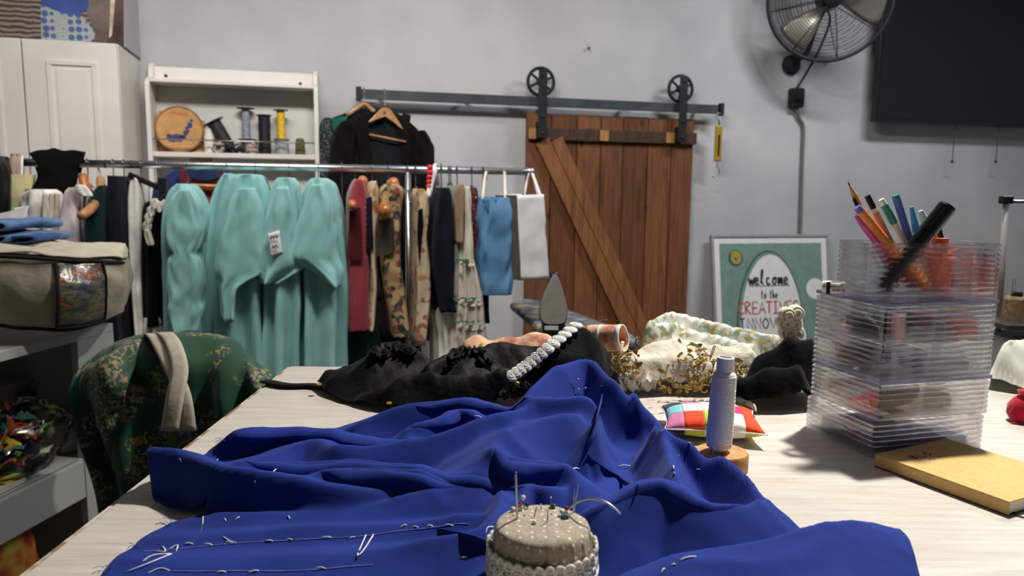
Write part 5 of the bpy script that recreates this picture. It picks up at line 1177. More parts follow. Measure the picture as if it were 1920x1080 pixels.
def hanger(px, ytop, lab, off=0.0, mat='wire', arm=.085, wood=False):
    s_ = RS(px, 320, off); zt = PR(px, ytop, off)[2]; zt = min(zt, zbar-.05)
    o = thing('clothes_hanger', 'hanger on the rack carrying the '+lab, 'hanger', RB(s_, zt, off))
    r_ = .0165
    pts = [RB(s_, zt, 0)]+[RB(s_, zbar-.012, -.006)]+[RB(s_, zbar+r_*math.sin(a), r_*math.cos(a)+.0) for a in np.linspace(math.pi*1.08, -.25, 9)]
    MB().tube(cr(pts, 24), .0022, 6).build('hook', MT['wire'], o, True)
    m_ = MT[mat]
    MB().tube(cr([RB(s_, zt-.055, -arm), RB(s_, zt-.02, -arm*.55), RB(s_, zt, 0), RB(s_, zt-.02, arm*.55), RB(s_, zt-.055, arm)], 16), .011 if wood else .004, 8).build('arms', m_, o, True)
    return o
def garment(name, lab, cat, prof, off, hd, mat, fold=(9, .006), hpx=None, hlab=None, hk={}, grp='garments on the rack', **kw):
    p0 = PR((prof[-1][1]+prof[-1][2])/2, prof[-1][0], off); o = thing(name, lab, cat, p0, grp)
    loft(prof, off, hd, fold, **kw).build('body', mat, o, True)
    if hpx: hanger(hpx, prof[0][0]-4, hlab, off, **hk)
    return o
def part_loft(o, pn, prof, off, hd, mat, fold=(5, .004), **kw): return loft(prof, off, hd, fold, **kw).build(pn, mat, o, True)
def rsheet(pts, off, mat, name, par, nu=24, nv=24, amp=0, solid=.002, pf=PR, freq=14):
    rows = [[pf(a, b, off+(c[0] if c else 0)) for a, b, *c in r] for r in pts]
    return MB().grid(sheet(rows, nu, nv, amp, freq)).build(name, mat, par, True, solid=solid)
C = lambda n, c, **k: cloth(n, c, **k)
m_white = C('white_cotton', (226, 221, 216)); m_pinkw = C('pinkish_white_cotton', (222, 206, 208)); m_navy = C('navy_wool', (16, 18, 32), sheen=.04); m_dteal = C('dark_teal_wool', (22, 48, 54)); m_black = C('black_wool', (9, 10, 12), spec=.08, sheen=.03); m_cream = C('cream_cotton', (206, 198, 182))
t = NT('teal_poplin'); t.col(t.ramp(t.noise(6, 3), [(.3, (132, 182, 180)), (.7, (146, 196, 192))])); t.bump(t.noise(700, 1), .2, .0005); m_teal = t.set(.75, spec=.18, sheen=.15)

# ---- left end: bags, scarf, shirts
garment('black_leather_bag', 'black leather bag hanging at the far left of the rack', 'bag', [(292, -60, 8), (310, -66, 16), (340, -70, 22), (420, -70, 20), (470, -66, 10)], .05, .06, plain('black_leather', (22, 23, 25), .35, var=.2), (3, .004), e=.5)
o = garment('cream_tote_bag', 'cream tote bag with tan straps between black bag and scarf', 'bag', [(328, 14, 62), (332, 13, 63), (380, 16, 60), (430, 20, 58)], .03, .03, C('cream_canvas', (206, 198, 150)), (4, .002), e=.4)
for k, (a, b) in enumerate(((24, 27), (32, 34), (41, 43))):
    MB().ribbon(cr([PR(a, 330, .05), PR(a, 305, .03), PR(a+1, 292, 0), PR(b, 305, -.03), PR(b, 330, -.02)], 16), WX, WN, .022 if k < 2 else .008).build('strap', C('tan_strap', (150, 132, 116)) if k < 2 else m_white, o, True, solid=.003)
o = thing('black_scarf', 'black fringed scarf thrown over the left end of the rack bar', 'scarf', PR(105, 372, .06))
rsheet([[(70, 330, -.06), (110, 325, -.06), (152, 325, -.06)], [(62, 300, -.035), (105, 290, -.03), (158, 296, -.03)], [(56, 291, .01), (100, 277, .01), (160, 287, .01)], [(72, 312, .045), (108, 305, .05), (150, 305, .045)], [(68, 338, .05), (100, 338, .065), (146, 335, .05)], [(52, 362, .05), (85, 366, .075), (140, 370, .055)]], 0, m_black, 'cloth', o, 30, 30, .012)
mb = MB(); rr = random.Random(2)
for k in range(46):
    px = 48+k*2.05; p = PR(px, 360+.09*(px-48), .062); mb.tube([p+UP*.01, p-UP*rr.uniform(.012, .03)+WX*rr.uniform(-.01, .006)], .0016, 4)
mb.build('fringe', m_black, o)['kind'] = 'stuff'
o = garment('white_blouse', 'gathered white blouse hanging below the black scarf', 'blouse', [(355, 80, 112), (366, 58, 128), (400, 54, 134), (470, 56, 132), (560, 60, 130)], .03, .15, m_white, (11, .024), 95, 'gathered white blouse', seed=1, crush=.014)
for k, x in enumerate((86, 98, 108)): part_loft(o, 'pleat', [(362, x-4, x+4), (400, x-5, x+5), (470, x-7, x+7), (540, x-8, x+8)], .17, .012, m_cream, (3, .002), n=20)
o = garment('pink_white_shirt', 'pinkish white shirt on an orange hanger', 'shirt', [(352, 150, 166), (362, 138, 172), (390, 133, 172), (430, 132, 172), (560, 132, 172)], .04, .17, m_pinkw, (6, .012), 158, 'pinkish white shirt', dict(mat='orange_wood', wood=True), seed=2)
part_loft(o, 'collar', [(346, 144, 154), (352, 140, 164), (362, 142, 172), (368, 150, 174)], .2, .012, m_white, (3, .001), n=24, lv=10)
MB().tube(cr([PR(156, 330, .1), PR(158, 345, .12), PR(166, 362, .14)], 8), .016, 10).build('hanger_neck', MT['orange_wood'], o, True)
o = thing('wooden_hanger', 'empty curved brown wooden hanger beside the pinkish white shirt', 'hanger', PR(165, 405, .2))
MB().tube(cr([PR(188, 336, .02), PR(189, 352, .08), PR(183, 372, .14), PR(170, 392, .2), PR(155, 403, .24), PR(151, 404, .25)], 20), [.014+.003*math.sin(i/19*3) for i in range(20)], 12).build('arm', MT['hanger_wood'], o, True)
MB().tube(cr([PR(188, 338, .02), PR(187, 322, 0), PR(181, 308, 0), PR(180, 300, .0)], 12), .0022, 6).build('hook', MT['wire'], o, True)
garment('dark_teal_jacket', 'dark teal wool jacket left of the navy coat', 'jacket', [(348, 205, 220), (360, 190, 226), (380, 180, 228), (430, 173, 228), (500, 172, 228), (620, 176, 226)], 0, .18, m_dteal, (5, .006), 212, 'dark teal wool jacket', dict(mat='hanger_wood'), seed=3)
garment('navy_coat', 'long narrow navy coat left of the white trousers', 'coat', [(331, 216, 248), (350, 216, 251), (450, 217, 250), (560, 218, 248), (660, 216, 256)], 0, .18, m_navy, (5, .008), 232, 'long navy coat', seed=4)
garment('white_trousers', 'long white trousers hanging beside the navy coat', 'trousers', [(334, 256, 268), (345, 248, 276), (400, 245, 276), (480, 247, 274), (560, 254, 274), (650, 262, 280)], .02, .09, m_white, (6, .006), 262, 'long white trousers', seed=5)
o = garment('black_dress', 'black dress with cream lace collar beside the teal gowns', 'dress', [(376, 288, 310), (390, 278, 318), (450, 276, 322), (540, 277, 320), (600, 278, 320)], -.02, .15, m_black, (6, .008), 297, 'black lace-collared dress', seed=6)
for (a, b) in ((290, 378), (300, 384), (310, 380), (284, 392), (279, 405), (276, 420)):
    part_loft(o, 'lace_collar', [(b-6, a-3, a+3), (b, a-8, a+8), (b+9, a-7, a+7), (b+14, a-3, a+3)], .15, .015, m_cream, (7, .003), n=24, lv=10)
part_loft(o, 'lace_cuff', [(430, 272, 280), (440, 272, 284), (455, 276, 288), (460, 280, 287)], .16, .015, m_cream, (5, .003), n=20, lv=10)
part_loft(o, 'underskirt', [(588, 278, 314), (600, 276, 316), (640, 274, 318), (700, 272, 318)], 0, .12, m_cream, (9, .012), n=40)
o = thing('clip_hanger', 'black clip hanger above the black dress', 'hanger', PR(297, 372, .0)); MB().box(PR(305, 352, .12), (.03, .075, .02), AW).build('clip', MT['black_plastic'], o, bevel=.004); MB().box(PR(278, 343, .1), (.14, .02, .014), np.array([WX*.9-UP*.43, UP*.9+WX*.43, WN])).build('bar', MT['black_plastic'], o, bevel=.003); MB().tube(cr([PR(305, 340, .12), PR(303, 325, .04), PR(302, 310, .0)], 10), .002, 6).build('hook', MT['wire'], o, True)

# ---- navy jacket with red lining, seen from the front between rack and wall shelf
BK_ = -.28
o = thing('navy_folk_jacket', 'navy jacket with red lining facing forward behind the teal gowns', 'jacket', PR(375, 640, BK_), 'garments on the rack')
part_loft(o, 'body', [(312, 350, 410), (322, 325, 430), (340, 298, 446), (360, 288, 455), (450, 286, 455), (640, 290, 450)], BK_, .06, C('royal_navy', (30, 44, 92)), (7, .006), seed=7)
rsheet([[(352, 330), (378, 334), (410, 330)], [(356, 380), (382, 384), (412, 380)], [(360, 470), (384, 474), (410, 470)]], BK_+.08, C('red_lining', (158, 62, 44)), 'lining', o, 12, 12, .004)
for a, b in ((342, 354), (410, 404)): rsheet([[(a-7, 316), (a+7, 316)], [(a-3, 360), (a+11, 360)], [(b-2, 450), (b+12, 450)]], BK_+.09, C('maroon_lapel', (88, 34, 42)), 'lapel', o, 6, 14)
rsheet([[(356, 318), (382, 316), (408, 318)], [(354, 334), (382, 340), (412, 334)]], BK_+.095, C('navy_collar', (32, 44, 78)), 'collar', o, 12, 8, .002)
MB().tube([PR(346, 347, BK_+.1), PR(416, 350, BK_+.1)], .008, 8).build('hanger_bar', MT['hanger_wood'], o, True)
MB().tube(cr([PR(380, 322, BK_+.04), PR(379, 308, BK_+.1), PR(376, 296, -.02), PR(377, 296, .016)], 12), .0022, 6).build('hanger_hook', MT['wire'], o, True)

# ---- teal gowns
gs = [('teal gown with a crumpled long sleeve, leftmost of the teal gowns', [(345, 342, 360), (358, 325, 374), (385, 312, 386), (430, 310, 392), (500, 314, 392), (560, 318, 392), (640, 322, 390)], .02, .17, 350, 1),
      ('teal gown with a red and white badge, second from the left', [(326, 424, 438), (345, 412, 446), (400, 396, 446), (480, 388, 446), (560, 384, 446), (660, 380, 448)], -.04, .12, 428, 2),
      ('teal gown with a broad hanging sleeve, third from the left', [(328, 446, 492), (340, 436, 500), (380, 424, 510), (450, 414, 514), (540, 416, 514), (600, 420, 514), (720, 420, 520)], .02, .18, 478, 3),
      ('teal gown with a white name patch, fourth from the left', [(334, 522, 552), (350, 512, 562), (400, 504, 568), (470, 496, 570), (560, 500, 572), (650, 494, 566), (740, 490, 566)], .06, .18, 541, 4),
      ('teal gown with a wide pointed sleeve, rightmost of the teal gowns', [(335, 584, 614), (350, 575, 630), (400, 566, 642), (470, 560, 648), (560, 562, 650), (650, 562, 646), (740, 560, 650)], .06, .18, 597, 5)]
GO = []
for i, (lab, prof, off, hd, hpx, sd) in enumerate(gs): GO.append(garment('teal_gown', lab, 'gown', prof, off, hd, m_teal, (8, .021), hpx, lab.split(',')[0], grp='teal gowns on the rack', seed=sd, crush=.004))
part_loft(GO[0], 'sleeve', [(356, 336, 362), (375, 318, 378), (400, 310, 386), (430, 308, 390), (462, 314, 378), (474, 322, 372), (490, 314, 382), (530, 314, 386), (562, 318, 380), (580, 316, 384), (622, 326, 374)], .2, .05, m_teal, (4, .007), seed=3.2, lv=60, crush=.009)
part_loft(GO[2], 'sleeve', [(352, 448, 476), (380, 432, 490), (420, 418, 500), (460, 408, 508), (505, 404, 508), (525, 412, 470), (545, 414, 446), (600, 420, 440)], .2, .05, m_teal, (5, .008), seed=5.2, lv=50, crush=.006)
part_loft(GO[3], 'sleeve', [(350, 520, 540), (400, 502, 552), (450, 490, 562), (490, 484, 574), (508, 486, 560), (530, 492, 520)], .22, .05, m_teal, (5, .010), seed=6.4, lv=40, crush=.006)
part_loft(GO[4], 'sleeve', [(345, 585, 606), (380, 572, 622), (430, 556, 630), (476, 545, 634), (490, 556, 636), (510, 590, 640), (536, 622, 636)], .24, .05, m_teal, (4, .008), seed=8.8, lv=40, crush=.005)
# patch and badge
q = thing
pm = rsheet([[(502, 438), (524, 432)], [(506, 460), (527, 455)], [(508, 482), (530, 474)]], .283, m_white, 'name_patch', GO[3], 8, 10, .003)
mb = MB(); 
for j, (y0, n_) in enumerate(((446, 4), (464, 3))):
    x0 = 506+j*3; pts = [PR(x0+k*1.7+.9*math.sin(k*2.2), y0+3.0*math.sin(k*1.9+j)-k*.25, .292) for k in range(n_*2+2)]; mb.ribbon(cr(pts, 40), WX, WN, .0038)
mb.build('patch_lettering', plain('patch_ink', (34, 64, 76), .8, var=0), pm)
rsheet([[(423, 356), (436, 354)], [(422, 382), (436, 378)]], .10, m_white, 'badge', GO[1], 5, 6, .002)
rsheet([[(425, 362), (435, 361)], [(427, 374), (433, 372)]], .106, plain('badge_red', (206, 92, 92), .8), 'badge_print', GO[1], 4, 4)
garment('dark_green_skirt', 'dark green skirt hanging between the teal gowns and red vest', 'skirt', [(560, 640, 690), (600, 632, 700), (660, 625, 712), (740, 622, 716)], -.05, .14, C('dark_green', (18, 70, 52)), (9, .014), 640, 'dark green skirt', seed=9)

# ---- vests
t = NT('red_dotted'); v = t.voro(48, rnd=.15); t.col(t.ramp(v, [(.14, (206, 130, 128)), (.2, (146, 48, 58))])); m_red = t.set(.8, sheen=.2)
t = NT('gold_embroidery'); t.col(t.mix(t.ramp(t.noise(26, 3), [(.5, (0, 0, 0, 1)), (.56, (1, 1, 1, 1))]), t.ramp(t.noise(12, 2), [(.4, (150, 118, 74)), (.6, (186, 158, 112))]), t.ramp(t.noise(40, 1), [(.4, (30, 42, 44)), (.52, (66, 84, 70)), (.6, (150, 66, 56))]))); m_gemb = t.set(.75)
t = NT('cream_floral'); t.col(t.mix(t.ramp(t.noise(24, 3), [(.54, (0, 0, 0, 1)), (.6, (1, 1, 1, 1))]), (204, 184, 156), t.ramp(t.noise(50, 1), [(.42, (188, 140, 60)), (.55, (160, 96, 84))]))); m_flor = t.set(.8)
def armhole(o, poly, off, mat=None, name='armhole_shade'): 
    q_ = [PR(a, b, off) for a, b in poly]; o_ = q_[0]; MB().prism([(float(np.dot(p-o_, WX)), float(p[2]-o_[2])) for p in q_], o_, AW, .004).build(name, mat or m_black, o)  # dark sheet over the cloth, its colour painting the shade inside the armhole
o = garment('red_vest', 'dusty red dotted vest with wide armhole on the rack', 'vest', [(338, 662, 678), (350, 656, 684), (372, 650, 688), (400, 650, 690), (480, 649, 690), (600, 646, 690), (607, 648, 688)], .08, .12, m_red, (5, .003), 668, 'dusty red vest', dict(mat='orange_wood', wood=True), e=.55, seed=10)
armhole(o, [(655, 392), (676, 388), (680, 480), (678, 487), (654, 488), (652, 480)], .205, C('dark_red_armhole', (74, 20, 28)))
MB().sphere(PR(660, 385, .23), (.018, .04, .022), 14, 10, np.array([WX, WN, UP])).build('hanger_knob', MT['orange_wood'], o, True)
MB().sphere(PR(680, 340, .1), (.02, .03, .022), 12, 8, np.array([WX, WN, UP])).build('hanger_neck', MT['orange_wood'], o, True)
o = garment('navy_trim_vest', 'slim cream vest with navy armhole between the red and embroidered vests', 'vest', [(340, 695, 702), (360, 686, 706), (400, 684, 706), (470, 686, 704), (540, 690, 704), (600, 684, 700), (610, 686, 696)], .06, .13, m_flor, (5, .004), 700, 'slim cream vest', seed=11, e=.6)
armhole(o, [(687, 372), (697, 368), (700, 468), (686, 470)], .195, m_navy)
o = garment('embroidered_vest', 'gold vest embroidered with dark flowers, beside the chrome upright', 'vest', [(345, 722, 742), (356, 712, 754), (376, 708, 752), (420, 707, 748), (480, 708, 748), (540, 716, 756), (616, 730, 766), (619, 731, 764)], .1, .12, m_gemb, (5, .003), 734, 'gold embroidered vest', dict(mat='orange_wood', wood=True), seed=12, e=.55)
armhole(o, [(709, 412), (738, 408), (740, 470), (737, 474), (708, 480)], .225, C('brown_armhole', (66, 56, 48)))
MB().sphere(PR(721, 395, .25), (.026, .05, .034), 16, 12, np.array([WX, WN, UP])).build('hanger_knob', MT['orange_wood'], o, True)
MB().sphere(PR(738, 344, .12), (.022, .03, .024), 14, 10, np.array([WX, WN, UP])).build('hanger_neck', MT['orange_wood'], o, True)
o = garment('cream_floral_vest', 'narrow cream floral vest just right of the chrome upright', 'vest', [(354, 778, 790), (366, 775, 798), (390, 776, 799), (440, 774, 796), (500, 772, 802), (560, 774, 802), (640, 770, 794)], .1, .1, m_flor, (5, .004), 786, 'cream floral vest', seed=13, e=.6)
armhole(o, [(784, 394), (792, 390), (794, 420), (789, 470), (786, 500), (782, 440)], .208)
garment('navy_skirt_suit', 'long navy garment hidden between the two pale vests', 'coat', [(360, 752, 772), (420, 750, 776), (560, 752, 778), (660, 755, 790)], -.13, .08, m_black, (5, .006), 757, 'long dark garment', seed=14)
o = garment('navy_dress', 'navy dress with puffed sleeve left of the tiered white dress', 'dress', [(352, 812, 836), (370, 806, 842), (420, 800, 845), (480, 797, 846), (540, 806, 848), (576, 812, 852)], .06, .14, m_navy, (7, .012), 820, 'navy puffed-sleeve dress', seed=15)
garment('white_lace_skirt', 'white lace skirt below the hem of the navy dress', 'skirt', [(560, 812, 848), (585, 806, 850), (620, 812, 850), (700, 812, 852)], .03, .12, m_white, (11, .014), 830, 'white lace skirt', seed=16)
garment('green_print_dress', 'pale green printed dress squeezed beside the tiered white dress', 'dress', [(348, 842, 850), (366, 840, 852), (440, 842, 856), (510, 842, 852), (640, 842, 852)], .05, .1, cloth('pale_green', (128, 146, 126), .35), (5, .004), 846, 'pale green printed dress', seed=17)
garment('tan_top', 'tan top hanging over the shoulder of the tiered white dress', 'top', [(346, 858, 866), (360, 853, 868), (400, 853, 868), (455, 854, 864)], .18, .06, C('tan', (150, 124, 98)), (5, .004), 861, 'tan top', seed=18)
o = garment('tiered_white_dress', 'white tiered dress with green stitched bands on the rack', 'dress', [(350, 858, 872), (372, 856, 874), (420, 856, 876), (480, 850, 880), (490, 850, 882), (560, 848, 896), (600, 846, 900), (680, 838, 912)], .1, .13, m_cream, (13, .012), 866, 'tiered white dress', seed=19, n=80)
m_gst = plain('green_stitch', (50, 120, 84), .8)
for y0, xl, xr in ((488, 853, 878), (560, 850, 894), (603, 849, 899)):
    for k in range(7):
        px = xl+(xr-xl)*(k+.5)/7; MB().box(PR(px, y0+1.5*math.sin(k*2), .238), (.012, .006, .006), AW).build('green_stitch', m_gst, o)
    part_loft(o, 'tier_band', [(y0-5, xl-2, xr+2), (y0, xl-3, xr+3), (y0+5, xl-2, xr+2)], .1, .134, m_cream, (13, .010), n=60, lv=8, seed=19)
t = NT('maroon_sequin'); t.col(t.ramp(t.voro(60), [(.15, (150, 96, 92)), (.35, (84, 26, 30))])); m_mar = t.set(.5)
garment('maroon_sequin_top', 'maroon sequined top hanging left of the blue paper bag', 'top', [(352, 880, 886), (366, 876, 890), (420, 872, 890), (500, 872, 888)], -.02, .1, m_mar, (5, .006), 883, 'maroon sequined top', seed=20)
garment('dark_navy_shirt', 'dark navy shirt half hidden behind the blue paper bag', 'shirt', [(372, 888, 902), (400, 886, 906), (480, 886, 908), (600, 888, 912)], -.12, .1, m_navy, (5, .006), 895, 'dark navy shirt', seed=21)
o = thing('beaded_strap', 'white strap with red beads looped over the rack bar', 'strap', PR(812, 372, .02))
MB().ribbon(cr([PR(803, 372, .06), PR(808, 345, .05), PR(815, 318, .03), PR(817, 311, 0), PR(818, 320, -.03), PR(820, 360, -.03)], 20), WX, WN, .022).build('strap', m_white, o, True, solid=.003)
for k in range(6): MB().sphere(PR(806-k*.5, 314+k*9, .045), .012, 10, 7).build('bead', plain('red_bead', (196, 34, 44), .4), o, True)

# ---- paper bags
m_bb = plain('blue_paper', (92, 138, 178), .7, var=.06, bump=.15); m_wb = plain('white_paper', (222, 221, 220), .7, var=.03, bump=.1); m_br = plain('brown_bag_side', (86, 76, 66), .8, var=.1)
def straploop(o, x0, x1, y, off0, off1, mat, w_=.012):
    MB().ribbon(cr([PR(x0, y+6, off0), PR((x0*.4+x1*.6), 335, off0*.4), PR(x1, 322, .016), PR(x1+.3, 318, 0), PR(x1, 326, -.018), PR(x0*.5+x1*.5, 345, off1*.6), PR(x0, y+6, off1)], 26), WX, WN, w_).build('handle', mat, o, True, solid=.0015)
o = garment('blue_paper_bag', 'blue paper carrier bag hanging near the right end of the rack', 'bag', [(370, 899, 955), (374, 898, 956), (420, 893, 957), (480, 889, 956), (530, 890, 953), (548, 892, 950)], .06, .1, m_bb, (3, .003), e=.4, seed=22, crush=.012)
rsheet([[(904, 372), (918, 371), (932, 372)], [(910, 385), (919, 388), (928, 385)], [(916, 398), (920, 400), (922, 398)]], .166, plain('blue_fold', (70, 112, 152), .7), 'folded_flap', o, 8, 8)
straploop(o, 905, 912, 368, .15, -.02, m_cream); straploop(o, 948, 946, 368, .15, -.02, m_cream)
o = thing('white_paper_bag', 'white paper bag with brown sides at the right end of the rack', 'bag', PR(1000, 525, .1), 'garments on the rack')
c0 = [PR(969, 366, .2), PR(1020, 364, .2), PR(1030, 523, .2), PR(977, 526, .2)]
fr = np.array([c0[0], (c0[0]+c0[1])/2+WN*.006, c0[1]]); bo_ = np.array([c0[3], (c0[3]+c0[2])/2+WN*.012, c0[2]])
MB().grid(sheet([fr, fr*.5+bo_*.5, bo_], 16, 20, .004, 10)).build('front', m_wb, o, True, solid=.001)
bk = fr-WN*.13-WX*.055; bkb = bo_-WN*.13-WX*.055
MB().grid(sheet([bk, bk*.5+bkb*.5, bkb], 10, 12)).build('back', m_wb, o, True, solid=.001)
for i, nm in ((0, 'gusset'), (2, 'gusset')):
    mid = (fr[i]+bk[i])/2+(WX*.012 if i == 0 else -WX*.012)*0; midb = (bo_[i]+bkb[i])/2
    MB().grid(np.array([[fr[i], mid, bk[i]], [bo_[i], midb, bkb[i]]])).build(nm, m_br, o, solid=.001)
MB().add([bo_[0], bo_[2], bkb[2], bkb[0]], [(0, 1, 2, 3)]).build('base', m_wb, o, solid=.001)
MB().ribbon(cr([PR(1014, 368, .2), PR(1006, 345, .1), PR(999, 327, .02), PR(998.5, 318, 0), PR(1000, 330, -.03), PR(1010, 368, .07)], 20), WX, WN, .012).build('handle', m_wb, o, True, solid=.002)
MB().ribbon(cr([PR(984, 368, .2), PR(986, 345, .1), PR(991, 327, .02), PR(991, 318, 0), PR(990, 330, -.03), PR(984, 368, .07)], 20), WX, WN, .004).build('handle', m_wb, o, True, solid=.002)

# ---- two coats hung on the door rail
m_coat = C('black_coat', (20, 18, 18), var=.2, spec=.08, sheen=.03); m_coat2 = C('dark_navy_coat', (18, 24, 30), sheen=.03)
t = NT('tweed'); t.col(t.ramp(t.voro(90), [(.2, (120, 124, 120)), (.4, (34, 38, 42))])); m_tweed = t.set(.9)
pw = lambda a, b, c=0: PW(a, b, c)
o = thing('tweed_jacket', 'dark jacket with tweed sleeve and green yoke hanging behind the black coat', 'jacket', PW(650, 640, .13), 'coats on the door rail')
part_loft(o, 'body', [(205, 672, 694), (216, 640, 704), (232, 618, 712), (300, 612, 712), (640, 610, 712)], .11, .05, m_coat2, (5, .006), pfun=pw, seed=31)
part_loft(o, 'sleeve', [(222, 606, 620), (235, 600, 626), (260, 597, 628), (320, 600, 628), (480, 604, 630)], .14, .06, m_tweed, (4, .006), pfun=pw, seed=32)
rsheet([[(622, 222, 0), (652, 217, 0)], [(626, 250, 0), (646, 238, 0)], [(630, 262, 0), (636, 256, 0)]], .185, C('green_yoke', (26, 96, 78)), 'yoke', o, 8, 8, .003, pf=PW)
o2 = thing('wooden_hanger', 'pale wooden hanger of the tweed jacket on the door rail', 'hanger', PW(680, 215, .13), 'wooden hangers on the door rail')
MB().tube(cr([PW(650, 216, .17), PW(668, 204, .16), PW(683, 195, .15), PW(695, 204, .15), PW(702, 210, .15)], 14), .012, 10).build('arms', MT['hanger_wood'], o2, True)
def railhook(o, px, y):
    s_ = SZ(px, y, .12)[0]; zz = PW(px, y, .13)[2]
    MB().tube(cr([WF(s_, zz, .13), WF(s_, RZ-.02, .12), WF(s_, RZ+.02, .116), WF(s_, RZ+.034, .1), WF(s_, RZ+.02, .084)], 16), .0028, 6).build('hook', MT['wire'], o, True)
railhook(o2, 683, 196)
o = thing('black_coat', 'big open black coat hanging from the door rail', 'coat', PW(720, 640, .2), 'coats on the door rail')
part_loft(o, 'body', [(212, 690, 744), (222, 668, 762), (245, 646, 786), (270, 634, 804), (300, 628, 811), (400, 624, 813), (640, 622, 814)], .22, .05, m_coat, (9, .010), pfun=pw, seed=33)
part_loft(o, 'sleeve', [(228, 640, 660), (250, 628, 664), (300, 618, 660), (420, 616, 660), (560, 618, 660)], .25, .06, m_coat, (4, .010), pfun=pw, seed=34, crush=.01)
part_loft(o, 'sleeve', [(246, 782, 796), (265, 776, 808), (300, 778, 814), (420, 780, 816), (560, 782, 816)], .24, .06, m_coat, (4, .010), pfun=pw, seed=35, crush=.01)
rsheet([[(690, 228, 0), (722, 224, 0), (752, 236, 0)], [(694, 270, 0), (724, 268, 0), (760, 276, 0)], [(698, 340, 0), (728, 340, 0), (764, 342, 0)], [(698, 560, 0), (728, 560, 0), (764, 560, 0)]], .285, C('coat_lining', (20, 22, 25)), 'lining', o, 14, 24, .006, pf=PW)
for a, b in ((670, 700), (748, 776)): rsheet([[(a+8, 212, 0), (b-6, 216, 0)], [(a-4, 240, .02), (b-8, 250, .02)], [(a+8, 330, .0), (b-2, 330, 0)], [(a+12, 560, 0), (b, 560, 0)]], .29, m_coat, 'lapel', o, 10, 24, .008, solid=.006, pf=PW)
o2 = thing('wooden_hanger', 'broad wooden hanger with crossbar inside the black coat', 'hanger', PW(722, 260, .3), 'wooden hangers on the door rail')
pl_ = [(690, 229), (702, 216), (714, 204), (722, 202), (731, 205), (742, 220), (756, 243), (752, 242), (738, 230), (722, 219), (705, 225), (692, 230)]
q_ = [PW(a, b, .315) for a, b in pl_]; MB().prism([(float(np.dot(p-q_[0], WX)), float(p[2]-q_[0][2])) for p in q_], q_[0], AW, .014).build('arms', MT['hanger_wood'], o2, bevel=.004)
MB().tube([PW(692, 252, .32), PW(761, 266, .32)], .0055, 8).build('crossbar', MT['hanger_wood'], o2, True)
MB().lathe([(.007, 0), (.007, .004)], PW(721, 211, .331), 10, AW).build('rivet', MT['steel'], o2)
railhook(o2, 722, 203)

# ---- ironing board with the iron standing on it
ID = 2.75; iz = P(1040, 628, ID)[2]
ib = thing('ironing_board', 'ironing board with a mustard patterned cover by the barn door', 'ironing board', P(1060, 700, ID)*[1, 1, 0])
t = NT('ironing_cover'); t.col(t.ramp(t.voro(14), [(.25, (176, 146, 70)), (.4, (150, 152, 150)), (.6, (96, 100, 104))])); m_ic = t.set(.85)
ic = P(1056, 628, ID+.35); MB().prism([(-.5, -.10), (-.46, -.14), (-.3, -.16), (.5, -.1), (.62, -.03), (.62, .03), (.5, .1), (-.3, .16), (-.46, .14), (-.5, .10)], np.array([ic[0], ic[1], iz-.035]), np.array([-WN, -WX, UP]), .034).build('cover', m_ic, ib, bevel=.012)
for s_ in (-1, 1): MB().tube([np.array([ic[0]+.05*s_, ic[1]-.3*s_, .0]), np.array([ic[0]+.05*s_, ic[1]+.25*s_, iz-.03])], .012, 8).build('leg', MT['chrome'], ib, True)
irn = thing('steam_iron', 'steam iron standing upright on its heel, soleplate facing forward', 'iron', P(1038, 628, ID))
dI = P(1038, 560, ID)[1]; sole = [(1041, 515), (1046, 520), (1053, 538), (1060, 562), (1063, 580), (1061, 598), (1053, 606), (1035, 608), (1020, 605), (1013, 592), (1014, 572), (1020, 552), (1030, 530), (1037, 518)]
q_ = [P(a, b, ID) for a, b in sole]; o_ = q_[0]; pol = [tuple(x) for x in cr([(p[0]-o_[0], p[2]-o_[2]) for p in q_]+[(0, 0)], 60)[:-1]]
XA = np.array([[1.0, 0, 0], UP, [0, -1.0, 0]])
MB().prism(pol, o_, XA, .01).build('soleplate', plain('soleplate', (168, 164, 156), .5, .3, var=.05), irn, 'auto', bevel=.003)
cg = np.mean([p for p in pol], 0)
MB().prism([((a-cg[0])*1.05+cg[0], (b-cg[1])*1.02+cg[1]-.006) for a, b in pol], o_+np.array([0, .001, 0]), np.array([[1.0, 0, 0], UP, [0, 1.0, 0]]), .05).build('skirt', MT['black_plastic'], irn, 'auto', bevel=.01)
hb = P(1038, 618, ID+.03); MB().box(np.array([hb[0], hb[1]+.03, iz+.022]), (.088, .13, .04)).build('heel', MT['black_plastic'], irn, bevel=.008)
MB().box(P(1034, 615, ID-.037), (.05, .003, .014)).build('heel_label', MT['grey_white_paint'], irn)
MB().tube(cr([hb+[0, .09, .03], hb+[0, .13, .1], hb+[0, .12, .17], hb+[0, .06, .2]], 14), .016, 10).build('handle', MT['black_plastic'], irn, True)

